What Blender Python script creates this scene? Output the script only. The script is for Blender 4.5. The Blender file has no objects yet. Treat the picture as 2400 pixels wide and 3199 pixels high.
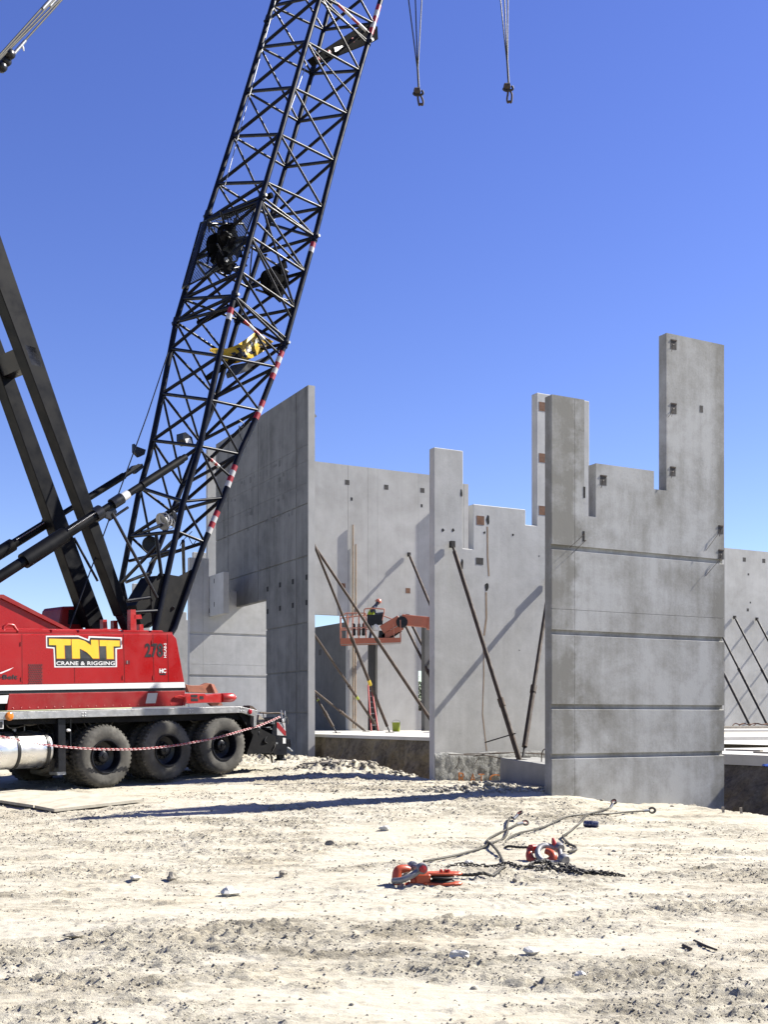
import bpy, bmesh, math, random
import numpy as np
from mathutils import Vector, Matrix

random.seed(7)
RNG = np.random.default_rng(11)
scene = bpy.context.scene
COL = scene.collection

# ------------------------------------------------------------------ camera, sky, sun, exposure
F, CX, HY, H0 = 3490.0, 1200.0, 2245.0, 1.75      # focal length / principal column / horizon row of the photograph (2400 px wide), eye height
cam_data = bpy.data.cameras.new('camera')
cam = bpy.data.objects.new('camera', cam_data)
COL.objects.link(cam)
cam.location = (0, 0, H0)
cam.rotation_euler = (math.radians(90), 0, 0)
cam_data.sensor_fit = 'HORIZONTAL'
cam_data.sensor_width = 36.0
cam_data.lens = 36.0 * F / 2400.0
cam_data.shift_y = (HY - 1599.5) / 2400.0
cam_data.clip_start = 0.1
cam_data.clip_end = 5000.0
scene.camera = cam

SUN_V = Vector((0.9395, 0.342, 0.87)).normalized()   # towards the sun
world = bpy.data.worlds.new('World')
scene.world = world
world.use_nodes = True
wn = world.node_tree
wn.nodes.clear()
sky = wn.nodes.new('ShaderNodeTexSky')
sky.sky_type = 'NISHITA'
sky.sun_disc = False
sky.sun_elevation = math.asin(SUN_V.z)
sky.sun_rotation = math.atan2(SUN_V.x, SUN_V.y)
sky.altitude = 200.0
sky.air_density = 1.0
sky.dust_density = 0.15
sky.ozone_density = 3.0
bg = wn.nodes.new('ShaderNodeBackground')
bg.inputs['Strength'].default_value = 0.052
wo = wn.nodes.new('ShaderNodeOutputWorld')
tint = wn.nodes.new('ShaderNodeHueSaturation')          # a slightly more violet, deeper blue than the plain sky model
tint.inputs['Hue'].default_value = 0.527
tint.inputs['Saturation'].default_value = 1.19
tint.inputs['Value'].default_value = 1.24
wn.links.new(sky.outputs[0], tint.inputs['Color'])
wn.links.new(tint.outputs[0], bg.inputs[0])
wn.links.new(bg.outputs[0], wo.inputs[0])

sun_data = bpy.data.lights.new('sun', 'SUN')
sun_data.energy = 5.0
sun_data.angle = math.radians(0.53)
sun_data.color = (1.0, 0.955, 0.87)
sun = bpy.data.objects.new('sun', sun_data)
COL.objects.link(sun)
sun.rotation_euler = SUN_V.to_track_quat('Z', 'Y').to_euler()

vs = scene.view_settings
vs.view_transform = 'Standard'
vs.look = 'None'
vs.exposure = 1.5
vs.gamma = 1.0
vs.use_curve_mapping = False
try:
    scene.cycles.use_denoising = True
    scene.cycles.max_bounces = 6
except Exception:
    pass

# ------------------------------------------------------------------ coordinates
A2 = Vector((math.cos(math.radians(28)), math.sin(math.radians(28))))     # along the wall panels (plan view)
B2 = Vector((-A2.y, A2.x))                                                # away from the camera, square to them
AZ = math.radians(28)


def at(px, py, Y):
    return Vector(((px - CX) / F * Y, Y, H0 + (HY - py) / F * Y))


def ab(a, b, z):
    p = A2 * a + B2 * b
    return Vector((p.x, p.y, z))


def onplane(px, py, p0, n):
    """point where the ray through a pixel meets the vertical plane through p0 (plan) with plan normal n"""
    k = (px - CX) / F
    Y = (p0[0] * n[0] + p0[1] * n[1]) / (k * n[0] + n[1])
    return at(px, py, Y)


def ss(a, b, x):
    t = np.clip((x - a) / (b - a), 0.0, 1.0)
    return t * t * (3 - 2 * t)


def vnoise(x, y, seed):
    xi = np.floor(x).astype(np.int64); yi = np.floor(y).astype(np.int64)
    fx = x - xi; fy = y - yi
    fx = fx * fx * (3 - 2 * fx); fy = fy * fy * (3 - 2 * fy)

    def h(i, j):
        v = (i * 374761393 + j * 668265263 + seed * 982451653) & 0xffffffff
        v = ((v ^ (v >> 13)) * 1274126177) & 0xffffffff
        v = v ^ (v >> 16)
        return (v & 0xffff) / 65535.0
    a = h(xi, yi); b = h(xi + 1, yi); c = h(xi, yi + 1); d = h(xi + 1, yi + 1)
    return (a * (1 - fx) + b * fx) * (1 - fy) + (c * (1 - fx) + d * fx) * fy


MOUNDS = [  # x, y, radius x, radius y, height
    (-3.6, 30.2, 2.6, 1.3, 0.24), (-6.0, 31.5, 2.0, 1.5, 0.10),
    (-0.75, 26.6, 1.2, 0.6, 0.20), (1.9, 22.4, .9, 0.5, 0.03), (3.0, 21.8, 0.6, 0.3, 0.03),
    (6.7, 22.6, 0.5, 0.9, 0.55),
    (5.5, 12.6, 2.4, 0.9, 0.05), (-2.0, 9.5, 2.2, 0.7, 0.04), (1.5, 8.2, 2.0, 0.6, 0.045)]


HEAPS = [(2.0, 22.25, 1.1, .35, .09), (-.75, 26.5, 1.25, .42, .16), (-3.4, 29.6, 2.4, .8, .10), (6.9, 22.4, .7, .9, .16)]


def rough_mask(X, Y):
    m = vnoise(X * .6 + 9, Y * 1.3, 3) * .42 + .34 * vnoise(X * 1.9, Y * 4.3, 31) + .24 * vnoise(X * 5.1, Y * 10.3, 32)
    return .16 + .84 * ss(.36, .78, m)


def zg(X, Y, fine=False):
    """height of the ground (numpy arrays or floats)"""
    X = np.asarray(X, float); Y = np.asarray(Y, float)
    sL = 1 - ss(3.3, 5.2, X)
    rise = 0.34 * ss(17, 23.3, Y) + 0.17 * ss(23, 27, Y) * (1 - ss(-1.6, .8, X))
    z = sL * rise + (1 - sL) * 0.05 * ss(20, 24, Y)
    z = z - 0.03 * ss(0, -9, X) * (1 - ss(14, 20, Y))
    for mx, my, rx, ry, h in MOUNDS:
        z = z + h * np.exp(-((X - mx) / rx) ** 2 - ((Y - my) / ry) ** 2)
    a = X * A2.x + Y * A2.y
    b = X * B2.x + Y * B2.y
    e = 13.25 + 2.35 * (1 - ss(18.5, 22.5, b))
    pit = ss(e - 0.02, e + 0.75, a + 0.5 * (vnoise(X * .9, Y * .9, 5) - .5)) * ss(6.0, 9.0, b)
    z = z * (1 - pit) - 0.75 * pit
    if fine:
        n = 0.045 * (vnoise(X * .55, Y * .55, 1) - .5) + 0.012 * (vnoise(X * 1.7, Y * 1.9, 2) - .5)
        rough = rough_mask(X, Y) * .76
        n += (.002 + .008 * rough) * (vnoise(X * 6, Y * 8, 4) - .5)
        n += (.002 + .018 * rough) * (vnoise(X * 17, Y * 20, 6) - .5)
        # broken crust: low plates with sharp little scarps
        wx = X + .12 * vnoise(X * 3.1, Y * 3.7, 15); wy = Y + .10 * vnoise(X * 3.3 + 7, Y * 2.9, 17)
        for sx, sy, h, sd, lo in ((1.2, 6.5, .016, 21, .60), (2.6, 11.0, .017, 22, .62), (6.0, 17.0, .018, 23, .65), (13.0, 25.0, .018, 24, .67)):
            q = vnoise(wx * sx, wy * sy, sd)
            n += h * ss(lo, lo + .04, q) * (.10 + .90 * rough)
        n -= .020 * ss(.71, .80, vnoise(wx * 9 + 11, wy * 22, 16)) * (.15 + .85 * rough)
        n += 1.3 * rough * rough * (.026 * ss(.5, .8, vnoise(X * 22, Y * 27, 63)) + .014 * (vnoise(X * 40, Y * 45, 64) - .4))
        # crumbling heaps
        hm = 0 * X
        for mx, my, rx, ry, hh in HEAPS:
            hm = hm + hh * np.exp(-((X - mx) / rx) ** 2 - ((Y - my) / ry) ** 2)
        n += hm * (.9 * (vnoise(X * 4.5, Y * 6, 91) - .35) + .7 * ss(.45, .75, vnoise(X * 9, Y * 12, 92)) + .5 * (vnoise(X * 19, Y * 23, 93) - .5))
        # wheel ruts and cleat marks
        for rx, ry, ang, wd in ((-1.5, 9.0, .25, .30), (1.2, 10.5, .22, .30), (3.0, 13.5, .12, .35), (-3.5, 15.5, .10, .35)):
            dx, dy = X - rx, Y - ry
            al = dx * math.cos(ang) + dy * math.sin(ang); ac = -dx * math.sin(ang) + dy * math.cos(ang)
            band = ss(wd, wd * .75, np.abs(ac)) * ss(.35, .6, vnoise(al * .6, ac * .1 + rx, 81))
            n += band * (-.004 + .006 * ss(.2, .6, np.sin(al * 55 + 9 * np.abs(ac))) * ss(.45, .7, vnoise(al * 1.7, ac * 2, 83)))
            n += .007 * np.exp(-((np.abs(ac) - wd * 1.1) / .05) ** 2) * ss(.35, .6, vnoise(al * .8, ac * .1 + rx, 82))
        z = z + n * (1 - ss(40, 70, Y))
    return z


def ground(px, py):
    """point where the ray through a pixel meets the ground"""
    lo, hi = 3.0, 60.0
    k = (HY - py) / F
    kx = (px - CX) / F
    Ys = np.linspace(lo, hi, 6000)
    d = H0 + k * Ys - zg(kx * Ys, Ys)
    i = int(np.argmax(d < 0)) if (d < 0).any() else len(Ys) - 1
    return at(px, py, float(Ys[i]))


# ------------------------------------------------------------------ materials
def node(nt, typ, ins=None, **attrs):
    n = nt.nodes.new(typ)
    for k, v in attrs.items():
        setattr(n, k, v)
    for k, v in (ins or {}).items():
        s = n.inputs[k]
        if isinstance(v, bpy.types.NodeSocket):
            nt.links.new(v, s)
        else:
            s.default_value = v
    return n


def new_mat(name):
    m = bpy.data.materials.new(name)
    m.use_nodes = True
    nt = m.node_tree
    return m, nt, nt.nodes['Principled BSDF']


def ramp(nt, fac, stops):
    r = node(nt, 'ShaderNodeValToRGB', {'Fac': fac})
    el = r.color_ramp.elements
    while len(el) < len(stops):
        el.new(0.5)
    for e, (p, c) in zip(el, stops):
        e.position = p
        e.color = (c[0], c[1], c[2], 1) if hasattr(c, '__len__') else (c, c, c, 1)
    return r.outputs[0]


def noise(nt, co, scale, detail=4, rough=.55, dist=0.0):
    return node(nt, 'ShaderNodeTexNoise', {'Vector': co, 'Scale': scale, 'Detail': detail, 'Roughness': rough, 'Distortion': dist}).outputs[0]


def mapped(nt, co, sc, loc=(0, 0, 0)):
    return node(nt, 'ShaderNodeMapping', {'Vector': co, 'Scale': sc, 'Location': loc}).outputs[0]


def math_(nt, op, a, b=0.0, clamp=False):
    return node(nt, 'ShaderNodeMath', {0: a, 1: b}, operation=op, use_clamp=clamp).outputs[0]


def mixc(nt, fac, a, b, mode='MIX'):
    n = node(nt, 'ShaderNodeMix', None, data_type='RGBA', blend_type=mode)
    for i, v in ((0, fac), (6, a), (7, b)):
        if isinstance(v, bpy.types.NodeSocket):
            nt.links.new(v, n.inputs[i])
        elif i == 0:
            n.inputs[i].default_value = v
        else:
            n.inputs[i].default_value = (v[0], v[1], v[2], 1)
    return n.outputs[2]


def bump(nt, bsdf, h, strength=.3, dist=.02):
    b = node(nt, 'ShaderNodeBump', {'Height': h, 'Strength': strength, 'Distance': dist})
    nt.links.new(b.outputs[0], bsdf.inputs['Normal'])


def paint(name, col, rough=.45, metal=0.0, var=.12, scale=3.0, dirt=None, dirt_amt=0.0, bmp=0.0, coat=0.0, spec=.5):
    """plain coat of paint, metal or plastic with uneven colour and gloss and some dirt"""
    m, nt, bs = new_mat(name)
    col = [c * .62 for c in col]
    dirt = [c * .62 for c in dirt] if dirt else None
    co = node(nt, 'ShaderNodeTexCoord').outputs['Object']
    n1 = noise(nt, co, scale, 5)
    lo = [c * (1 - var) for c in col]; hi = [min(1, c * (1 + var)) for c in col]
    c = ramp(nt, n1, [(.3, lo), (.7, hi)])
    if dirt:
        n2 = noise(nt, co, scale * .7 + 1.3, 8, .65)
        f = math_(nt, 'MULTIPLY', ramp(nt, n2, [(.48, 0), (.68, 1)]), dirt_amt)
        c = mixc(nt, f, c, dirt)
    nt.links.new(c, bs.inputs['Base Color'])
    bs.inputs['Metallic'].default_value = metal
    bs.inputs['Specular IOR Level'].default_value = spec
    r = ramp(nt, noise(nt, co, scale * 2.1, 4), [(.3, max(0, rough - .1)), (.7, min(1, rough + .12))])
    nt.links.new(r, bs.inputs['Roughness'])
    if coat:
        bs.inputs['Coat Weight'].default_value = coat
    if bmp:
        bump(nt, bs, noise(nt, co, scale * 9, 3), bmp, .01)
    return m


def concrete(name, light, dark, seed=0.0, streak=.25, contrast=1.0, blot=.42, pores=.25, edge=None):
    m, nt, bs = new_mat(name)
    co0 = node(nt, 'ShaderNodeTexCoord').outputs['Object']
    co = mapped(nt, co0, (1, 1, 1), (seed, seed * 1.7, seed * .6))
    big = noise(nt, co, blot, 7, .62, .6)
    mid = noise(nt, co, blot * 4.5, 6, .6)
    fine = noise(nt, co, 22, 4, .6)
    st = noise(nt, mapped(nt, co, (2.6, 2.6, .16)), 1.6, 5, .6)
    v = math_(nt, 'ADD', math_(nt, 'MULTIPLY', big, .55), math_(nt, 'MULTIPLY', mid, .25))
    v = math_(nt, 'ADD', v, math_(nt, 'MULTIPLY', st, streak * .6))
    v = math_(nt, 'ADD', v, math_(nt, 'MULTIPLY', fine, .10))
    mean = .5 * (.55 + .25 + streak * .6 + .10)
    if edge:        # damp margins: (u where the left margin ends, u where the right one begins, amount)
        sx = node(nt, 'ShaderNodeSeparateXYZ', {0: co0}).outputs[0]
        wob = math_(nt, 'MULTIPLY', math_(nt, 'SUBTRACT', mid, .5), .9)
        sx = math_(nt, 'ADD', sx, wob)
        l = node(nt, 'ShaderNodeMapRange', {0: sx, 1: edge[0] - .12, 2: edge[0] + .16, 3: 0.0, 4: 1.0}, interpolation_type='SMOOTHSTEP').outputs[0]
        r = node(nt, 'ShaderNodeMapRange', {0: sx, 1: edge[1] - .16, 2: edge[1] + .10, 3: 1.0, 4: 0.0}, interpolation_type='SMOOTHSTEP').outputs[0]
        v = math_(nt, 'ADD', v, math_(nt, 'MULTIPLY', math_(nt, 'SUBTRACT', math_(nt, 'MULTIPLY', l, r), .72), edge[2]))
    c = ramp(nt, v, [(mean - .12 / contrast, dark), (mean + .10 / contrast, light)])
    po = noise(nt, co, 34, 2, .5)
    area = ramp(nt, noise(nt, co, 1.3, 3), [(.45, 0), (.65, 1)])
    pf = math_(nt, 'MULTIPLY', math_(nt, 'MULTIPLY', ramp(nt, po, [(.66, 0), (.72, 1)]), area), pores)
    c = mixc(nt, pf, c, [x * .45 for x in dark])
    nt.links.new(c, bs.inputs['Base Color'])
    bs.inputs['Roughness'].default_value = .88
    h = math_(nt, 'ADD', math_(nt, 'MULTIPLY', fine, .6), math_(nt, 'SUBTRACT', mid, math_(nt, 'MULTIPLY', pf, 1.5)))
    bump(nt, bs, h, .22, .012)
    return m


def ground_mat():
    m, nt, bs = new_mat('caliche_soil')
    co = node(nt, 'ShaderNodeTexCoord').outputs['Object']
    big = noise(nt, mapped(nt, co, (1, 1.6, 1)), .40, 6, .6, .8)
    mid = noise(nt, mapped(nt, co, (1, 2.2, 1)), 1.7, 9, .72, .5)
    fine = noise(nt, mapped(nt, co, (1, 1.5, 1)), 15, 8, .75)
    vf = noise(nt, co, 70, 3, .6)
    v = math_(nt, 'ADD', math_(nt, 'MULTIPLY', big, .30), math_(nt, 'ADD', math_(nt, 'MULTIPLY', mid, .42), math_(nt, 'MULTIPLY', fine, .28)))
    ra = node(nt, 'ShaderNodeAttribute', None, attribute_name='rough').outputs['Fac']
    v = math_(nt, 'SUBTRACT', v, math_(nt, 'MULTIPLY', math_(nt, 'SUBTRACT', ra, .36), .05))
    c = ramp(nt, v, [(.37, (.125, .110, .080)), (.43, (.265, .238, .180)), (.48, (.35, .321, .250)), (.56, (.395, .366, .294))])
    warm = ramp(nt, noise(nt, co, .9, 4), [(.5, 0), (.75, 1)])
    c = mixc(nt, math_(nt, 'MULTIPLY', warm, .4), c, (.41, .352, .245))
    spk = ramp(nt, math_(nt, 'ADD', math_(nt, 'MULTIPLY', fine, .6), math_(nt, 'MULTIPLY', vf, .4)), [(.35, 1), (.41, 0)])
    c = mixc(nt, math_(nt, 'MULTIPLY', math_(nt, 'MULTIPLY', spk, math_(nt, 'ADD', math_(nt, 'MULTIPLY', ra, .85), .15)), .9), c, (.075, .066, .05))
    nt.links.new(c, bs.inputs['Base Color'])
    bs.inputs['Roughness'].default_value = .95
    h = math_(nt, 'ADD', math_(nt, 'MULTIPLY', fine, 1.0), math_(nt, 'ADD', math_(nt, 'MULTIPLY', vf, .35), math_(nt, 'MULTIPLY', mid, .8)))
    b_ = node(nt, 'ShaderNodeBump', {'Height': h, 'Strength': math_(nt, 'ADD', math_(nt, 'MULTIPLY', ra, .75), .25), 'Distance': .04})
    nt.links.new(b_.outputs[0], bs.inputs['Normal'])
    return m


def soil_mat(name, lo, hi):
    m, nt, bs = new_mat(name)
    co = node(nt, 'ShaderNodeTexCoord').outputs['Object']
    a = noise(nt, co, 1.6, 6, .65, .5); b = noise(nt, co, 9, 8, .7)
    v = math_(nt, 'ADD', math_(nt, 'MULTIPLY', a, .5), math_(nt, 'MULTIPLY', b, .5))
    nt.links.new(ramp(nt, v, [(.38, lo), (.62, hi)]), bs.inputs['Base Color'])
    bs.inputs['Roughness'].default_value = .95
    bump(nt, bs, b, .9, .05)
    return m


M = {}
M['ground'] = ground_mat()
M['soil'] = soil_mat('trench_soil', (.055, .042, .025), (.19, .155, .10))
M['clod'] = soil_mat('clod_soil', (.22, .20, .16), (.44, .41, .345))
M['clod_grey'] = soil_mat('clod_soil_grey', (.12, .108, .085), (.33, .30, .245))
M['conc_r'] = concrete('weathered_concrete', (.37, .372, .36), (.185, .180, .158), 3.1, .35, 1.1, .55, .4, edge=(.55, 4.22, .11))
M['conc_p'] = concrete('smooth_concrete', (.49, .488, .466), (.355, .351, .33), 8.4, .35, 1.0, .6)
M['conc_t'] = concrete('streaked_shade_concrete', (.175, .176, .17), (.085, .086, .082), 15.2, .6, 1.0)  # tall panel: streaks, plus the shade of its face put into the colour
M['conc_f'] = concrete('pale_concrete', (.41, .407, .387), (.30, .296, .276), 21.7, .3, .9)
M['conc_edge'] = concrete('dark_concrete', (.125, .126, .122), (.075, .076, .073), 27.7, .3, 1.0)  # darkened so recess and inner wall carry their shade in the colour
M['conc_b'] = concrete('block_concrete', (.26, .26, .25), (.17, .17, .162), 40.1, .3, 1.0)
M['slab'] = concrete('floor_concrete', (.48, .465, .43), (.36, .345, .31), 33.0, .1, .8)
M['rough_conc'] = soil_mat('rough_concrete', (.13, .13, .12), (.30, .30, .285))
M['red'] = paint('red_paint', (.40, .008, .009), .30, 0, .06, 1.2, (.30, .05, .04), .08, spec=.35)
M['red_dull'] = paint('red_paint_dusty', (.30, .008, .009), .45, 0, .12, 1.6, (.28, .12, .09), .2, spec=.3)
M['redtrim'] = paint('red_trim_paint', (.48, .014, .012), .35, 0, .1, 5, (.3, .1, .08), .2)
M['rust_orange'] = paint('orange_primer', (.34, .10, .045), .6, 0, .2, 4, (.12, .05, .03), .5)
M['white'] = paint('white_paint', (.80, .80, .78), .4, 0, .04, 3, (.5, .47, .42), .15)
M['black'] = paint('black_steel_paint', (.010, .011, .016), .33, 0, .25, 2.2, (.04, .036, .03), .25, spec=.3)
M['boom'] = paint('boom_steel_paint', (.005, .006, .013), .36, 0, .25, 1.5, (.018, .017, .016), .3, spec=.16)
M['mast'] = paint('mast_steel_paint', (.0035, .004, .006), .45, 0, .2, 1.3, (.012, .010, .006), .3, spec=.12)
M['chassis'] = paint('chassis_black', (.010, .010, .011), .6, 0, .3, 3, (.05, .045, .036), .3, spec=.12)
M['matte_black'] = paint('matte_black', (.010, .010, .011), .95, 0, .3, 3, (.03, .027, .02), .3, spec=.02)
M['rubber'] = paint('dusty_rubber', (.095, .090, .080), .85, 0, .3, 2.3, (.22, .21, .185), .7, .5, spec=.2)
M['tread'] = paint('tread_rubber', (.07, .065, .056), .9, 0, .25, 5, (.24, .225, .195), .7, .5, spec=.2)
M['alu'] = paint('aluminium_plate', (.56, .56, .55), .42, .75, .12, 8, (.36, .34, .30), .4, .3)
M['chrome'] = paint('polished_tank', (1.2, 1.2, 1.2), .32, 1.0, .03, 2, (.55, .5, .42), .25)
M['steel'] = paint('galvanised_steel', (.42, .43, .44), .42, .7, .15, 12, (.25, .23, .2), .4)
M['rope'] = paint('wire_rope_steel', (.05, .045, .033), .6, .2, .3, 30, (.15, .135, .10), .4)
M['rusty'] = paint('rusty_pipe', (.070, .048, .034), .75, .1, .35, 3, (.17, .10, .06), .5)
M['dark_pipe'] = paint('dark_pipe', (.03, .027, .026), .65, .2, .35, 3, (.10, .07, .05), .4)
M['rust_plate'] = paint('rusted_plate', (.25, .125, .07), .85, 0, .3, 9, (.15, .07, .04), .6)
M['rust_stain'] = paint('rust_stain', (.42, .31, .21), .9, 0, .2, 6, (.45, .42, .38), .6)
M['dark_pocket'] = paint('pocket_shadow', (.085, .080, .075), .9, 0, .4, 12)  # shade of recessed pockets as a plate colour; dark embed plates share it
M['hole'] = paint('hole_shade', (.02, .02, .02), .95, 0, .3, 12)  # near-black plate colour painted as the shade inside holes and slots
M['orange'] = paint('orange_rigging_paint', (.58, .085, .025), .42, 0, .12, 14, (.30, .16, .10), .3)
M['shackle'] = paint('shackle_grey', (.30, .30, .315), .45, .3, .18, 14, (.20, .17, .14), .4)
M['lift_orange'] = paint('lift_orange_paint', (.56, .165, .09), .5, 0, .1, 3, (.45, .25, .17), .3)
M['lift_pale'] = paint('faded_orange_rail', (.62, .25, .17), .5, 0, .1, 3)
M['lime'] = paint('lime_plastic', (.36, .44, .02), .5, 0, .08, 6)
M['yellow'] = paint('yellow_vinyl', (.70, .44, .015), .5, 0, .15, 6, (.35, .22, .03), .3)
M['decal_yellow'] = paint('decal_yellow', (.86, .60, .03), .4, 0, .03, 3)
M['decal_orange'] = paint('decal_orange', (.60, .10, .012), .4, 0, .05, 3)
M['decal_black'] = paint('decal_black', (.014, .014, .016), .4, 0, .1, 3)
M['decal_grey'] = paint('decal_charcoal', (.045, .045, .047), .4, 0, .1, 3)
M['decal_white'] = paint('decal_white', (.84, .84, .83), .4, 0, .02, 3)
M['amber'] = paint('amber_lens', (.70, .22, .02), .2, 0, .2, 30)
M['red_lens'] = paint('red_lens', (.40, .01, .02), .2, 0, .2, 30)
M['refl_red'] = paint('reflective_red', (.36, .012, .018), .4, 0, .1, 20)
M['refl_white'] = paint('reflective_white', (.55, .54, .54), .4, 0, .05, 20)
M['chain_red'] = paint('chain_plastic_red', (.55, .05, .06), .45, 0, .1, 30)
M['chain_pink'] = paint('chain_plastic_white', (.80, .55, .54), .45, 0, .1, 30)
M['chain_steel'] = paint('dark_chain_steel', (.045, .042, .038), .55, .4, .3, 30, (.20, .18, .15), .4)
M['ply'] = paint('dusty_plywood', (.60, .55, .44), .85, 0, .15, 2.5, (.36, .32, .25), .7, .3)
M['ply_edge'] = paint('plywood_edge', (.13, .11, .09), .9, 0, .3, 20)
M['wood'] = paint('grey_timber', (.45, .40, .32), .85, 0, .2, 8, (.24, .21, .17), .5, .4)
M['ladder'] = paint('red_fibreglass', (.50, .03, .03), .5, 0, .1, 8)
M['spray'] = paint('orange_spray_paint', (.62, .22, .06), .8, 0, .2, 18)
M['tarp'] = paint('grey_geotextile', (.26, .26, .25), .8, 0, .25, 3, (.17, .165, .15), .6, .4)
M['blue'] = paint('blue_tarp', (.03, .10, .45), .5, 0, .15, 6)
M['skin'] = paint('skin', (.42, .25, .17), .6, 0, .05, 8)
M['denim'] = paint('denim', (.05, .07, .13), .8, 0, .15, 20)
M['vest'] = paint('hi_vis_vest', (.45, .62, .02), .6, 0, .1, 20)
M['hat'] = paint('orange_hard_hat', (.62, .20, .12), .35, 0, .05, 8)
M['glass'] = paint('tinted_glass', (.02, .03, .035), .08, 0, .1, 2)
M['bark'] = paint('tree_bark', (.10, .08, .06), .9, 0, .3, 6)
M['leaf'] = paint('tree_leaves', (.045, .075, .025), .6, 0, .4, 1.1)
M['stone'] = paint('pale_stone', (.85, .82, .74), .9, 0, .15, 8, (.40, .37, .31), .5, .5)


# ------------------------------------------------------------------ mesh building
class MB:
    def __init__(self):
        self.v = []; self.f = []; self.mi = []; self.cur = 0

    def add(self, vs_, fs):
        o = len(self.v)
        self.v += [Vector(p) for p in vs_]
        for f in fs:
            self.f.append([i + o for i in f]); self.mi.append(self.cur)
        return self

    def box(self, c, s, R=None):
        c = Vector(c); hx, hy, hz = s[0] / 2, s[1] / 2, s[2] / 2
        ps = [Vector((x, y, z)) for z in (-hz, hz) for y in (-hy, hy) for x in (-hx, hx)]
        if R is not None:
            ps = [R @ p for p in ps]
        return self.add([p + c for p in ps], [(0, 2, 3, 1), (4, 5, 7, 6), (0, 1, 5, 4), (2, 6, 7, 3), (0, 4, 6, 2), (1, 3, 7, 5)])

    def prism(self, poly, vec):
        n = len(poly); vec = Vector(vec)
        p = [Vector(q) for q in poly]
        nor = Vector((0, 0, 0))
        for i in range(n):
            nor += p[i].cross(p[(i + 1) % n])
        if nor.dot(vec) > 0:
            p = p[::-1]
        vs_ = p + [q + vec for q in p]
        fs = [tuple(range(n)), tuple(range(2 * n - 1, n - 1, -1))]
        for i in range(n):
            j = (i + 1) % n
            fs.append((j, i, i + n, j + n))
        return self.add(vs_, fs)

    def tube(self, p, q, r, n=8, r2=None, caps=True):
        p = Vector(p); q = Vector(q); r2 = r if r2 is None else r2
        d = q - p
        if d.length < 1e-6:
            return self
        d.normalize()
        u = d.orthogonal().normalized(); w = d.cross(u)
        vs_ = []
        for c, rr in ((p, r), (q, r2)):
            for i in range(n):
                a = 2 * math.pi * i / n
                vs_.append(c + (u * math.cos(a) + w * math.sin(a)) * rr)
        fs = [(i, (i + 1) % n, (i + 1) % n + n, i + n) for i in range(n)]
        if caps:
            fs += [tuple(range(n - 1, -1, -1)), tuple(range(n, 2 * n))]
        return self.add(vs_, fs)

    def path(self, pts, r, n=8, closed=False, caps=True):
        P = [Vector(p) for p in pts]; m = len(P)
        rs = r if hasattr(r, '__len__') else [r] * m
        tang = []
        for i in range(m):
            a = P[(i - 1) % m] if (closed or i > 0) else P[i]
            b = P[(i + 1) % m] if (closed or i < m - 1) else P[i]
            tang.append((b - a).normalized())
        u = tang[0].orthogonal().normalized()
        vs_ = []
        for i in range(m):
            t = tang[i]
            u = (u - t * u.dot(t))
            u = u.normalized() if u.length > 1e-6 else t.orthogonal().normalized()
            w = t.cross(u)
            for k in range(n):
                a = 2 * math.pi * k / n
                vs_.append(P[i] + (u * math.cos(a) + w * math.sin(a)) * rs[i])
        fs = []
        for i in range(m if closed else m - 1):
            j = (i + 1) % m
            for k in range(n):
                l = (k + 1) % n
                fs.append((i * n + k, i * n + l, j * n + l, j * n + k))
        if caps and not closed:
            fs += [tuple(range(n - 1, -1, -1)), tuple((m - 1) * n + k for k in range(n))]
        return self.add(vs_, fs)

    def lathe(self, prof, c, axis, n=32, up=None, caps=True):
        """prof: (radius, distance along the axis) pairs"""
        c = Vector(c); ax = Vector(axis).normalized()
        u = (up or ax.orthogonal()).normalized(); w = ax.cross(u)
        m = len(prof); vs_ = []
        for r, d in prof:
            for k in range(n):
                a = 2 * math.pi * k / n
                vs_.append(c + ax * d + (u * math.cos(a) + w * math.sin(a)) * r)
        fs = []
        for i in range(m - 1):
            for k in range(n):
                l = (k + 1) % n
                fs.append((i * n + k, i * n + l, (i + 1) * n + l, (i + 1) * n + k))
        if caps:
            fs += [tuple(range(n - 1, -1, -1)), tuple((m - 1) * n + k for k in range(n))]
        return self.add(vs_, fs)

    def build(self, name, mat, parent=None, smooth=False, bevel=0.0, origin=None, kind=None, label=None):
        me = bpy.data.meshes.new(name)
        base = Vector((0, 0, 0))
        inv = None
        if parent is not None:
            inv = world_of(parent).inverted()
        elif origin is not None:
            base = Vector(origin)
        vs_ = [(inv @ p) if inv is not None else (p - base) for p in self.v]
        me.from_pydata(vs_, [], self.f)
        mats = mat if isinstance(mat, (list, tuple)) else [mat]
        for m in mats:
            me.materials.append(M[m] if isinstance(m, str) else m)
        if len(mats) > 1:
            me.polygons.foreach_set('material_index', self.mi)
        bm = bmesh.new(); bm.from_mesh(me)
        bmesh.ops.recalc_face_normals(bm, faces=bm.faces)
        bm.to_mesh(me); bm.free()
        if smooth:
            me.shade_smooth()
            me.set_sharp_from_angle(angle=math.radians(56))
        o = bpy.data.objects.new(name, me)
        COL.objects.link(o)
        if parent is not None:
            o.parent = parent
        else:
            o.location = base
        if bevel:
            b = o.modifiers.new('bevel', 'BEVEL'); b.width = bevel; b.segments = 1; b.limit_method = 'ANGLE'; b.angle_limit = math.radians(50)
        if kind:
            o['kind'] = kind
        if label:
            o['label'] = label
        return o


WM = {}


def world_of(o):
    if o.name in WM:
        return WM[o.name]
    return world_of(o.parent) if o.parent else Matrix.Identity(4)


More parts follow.
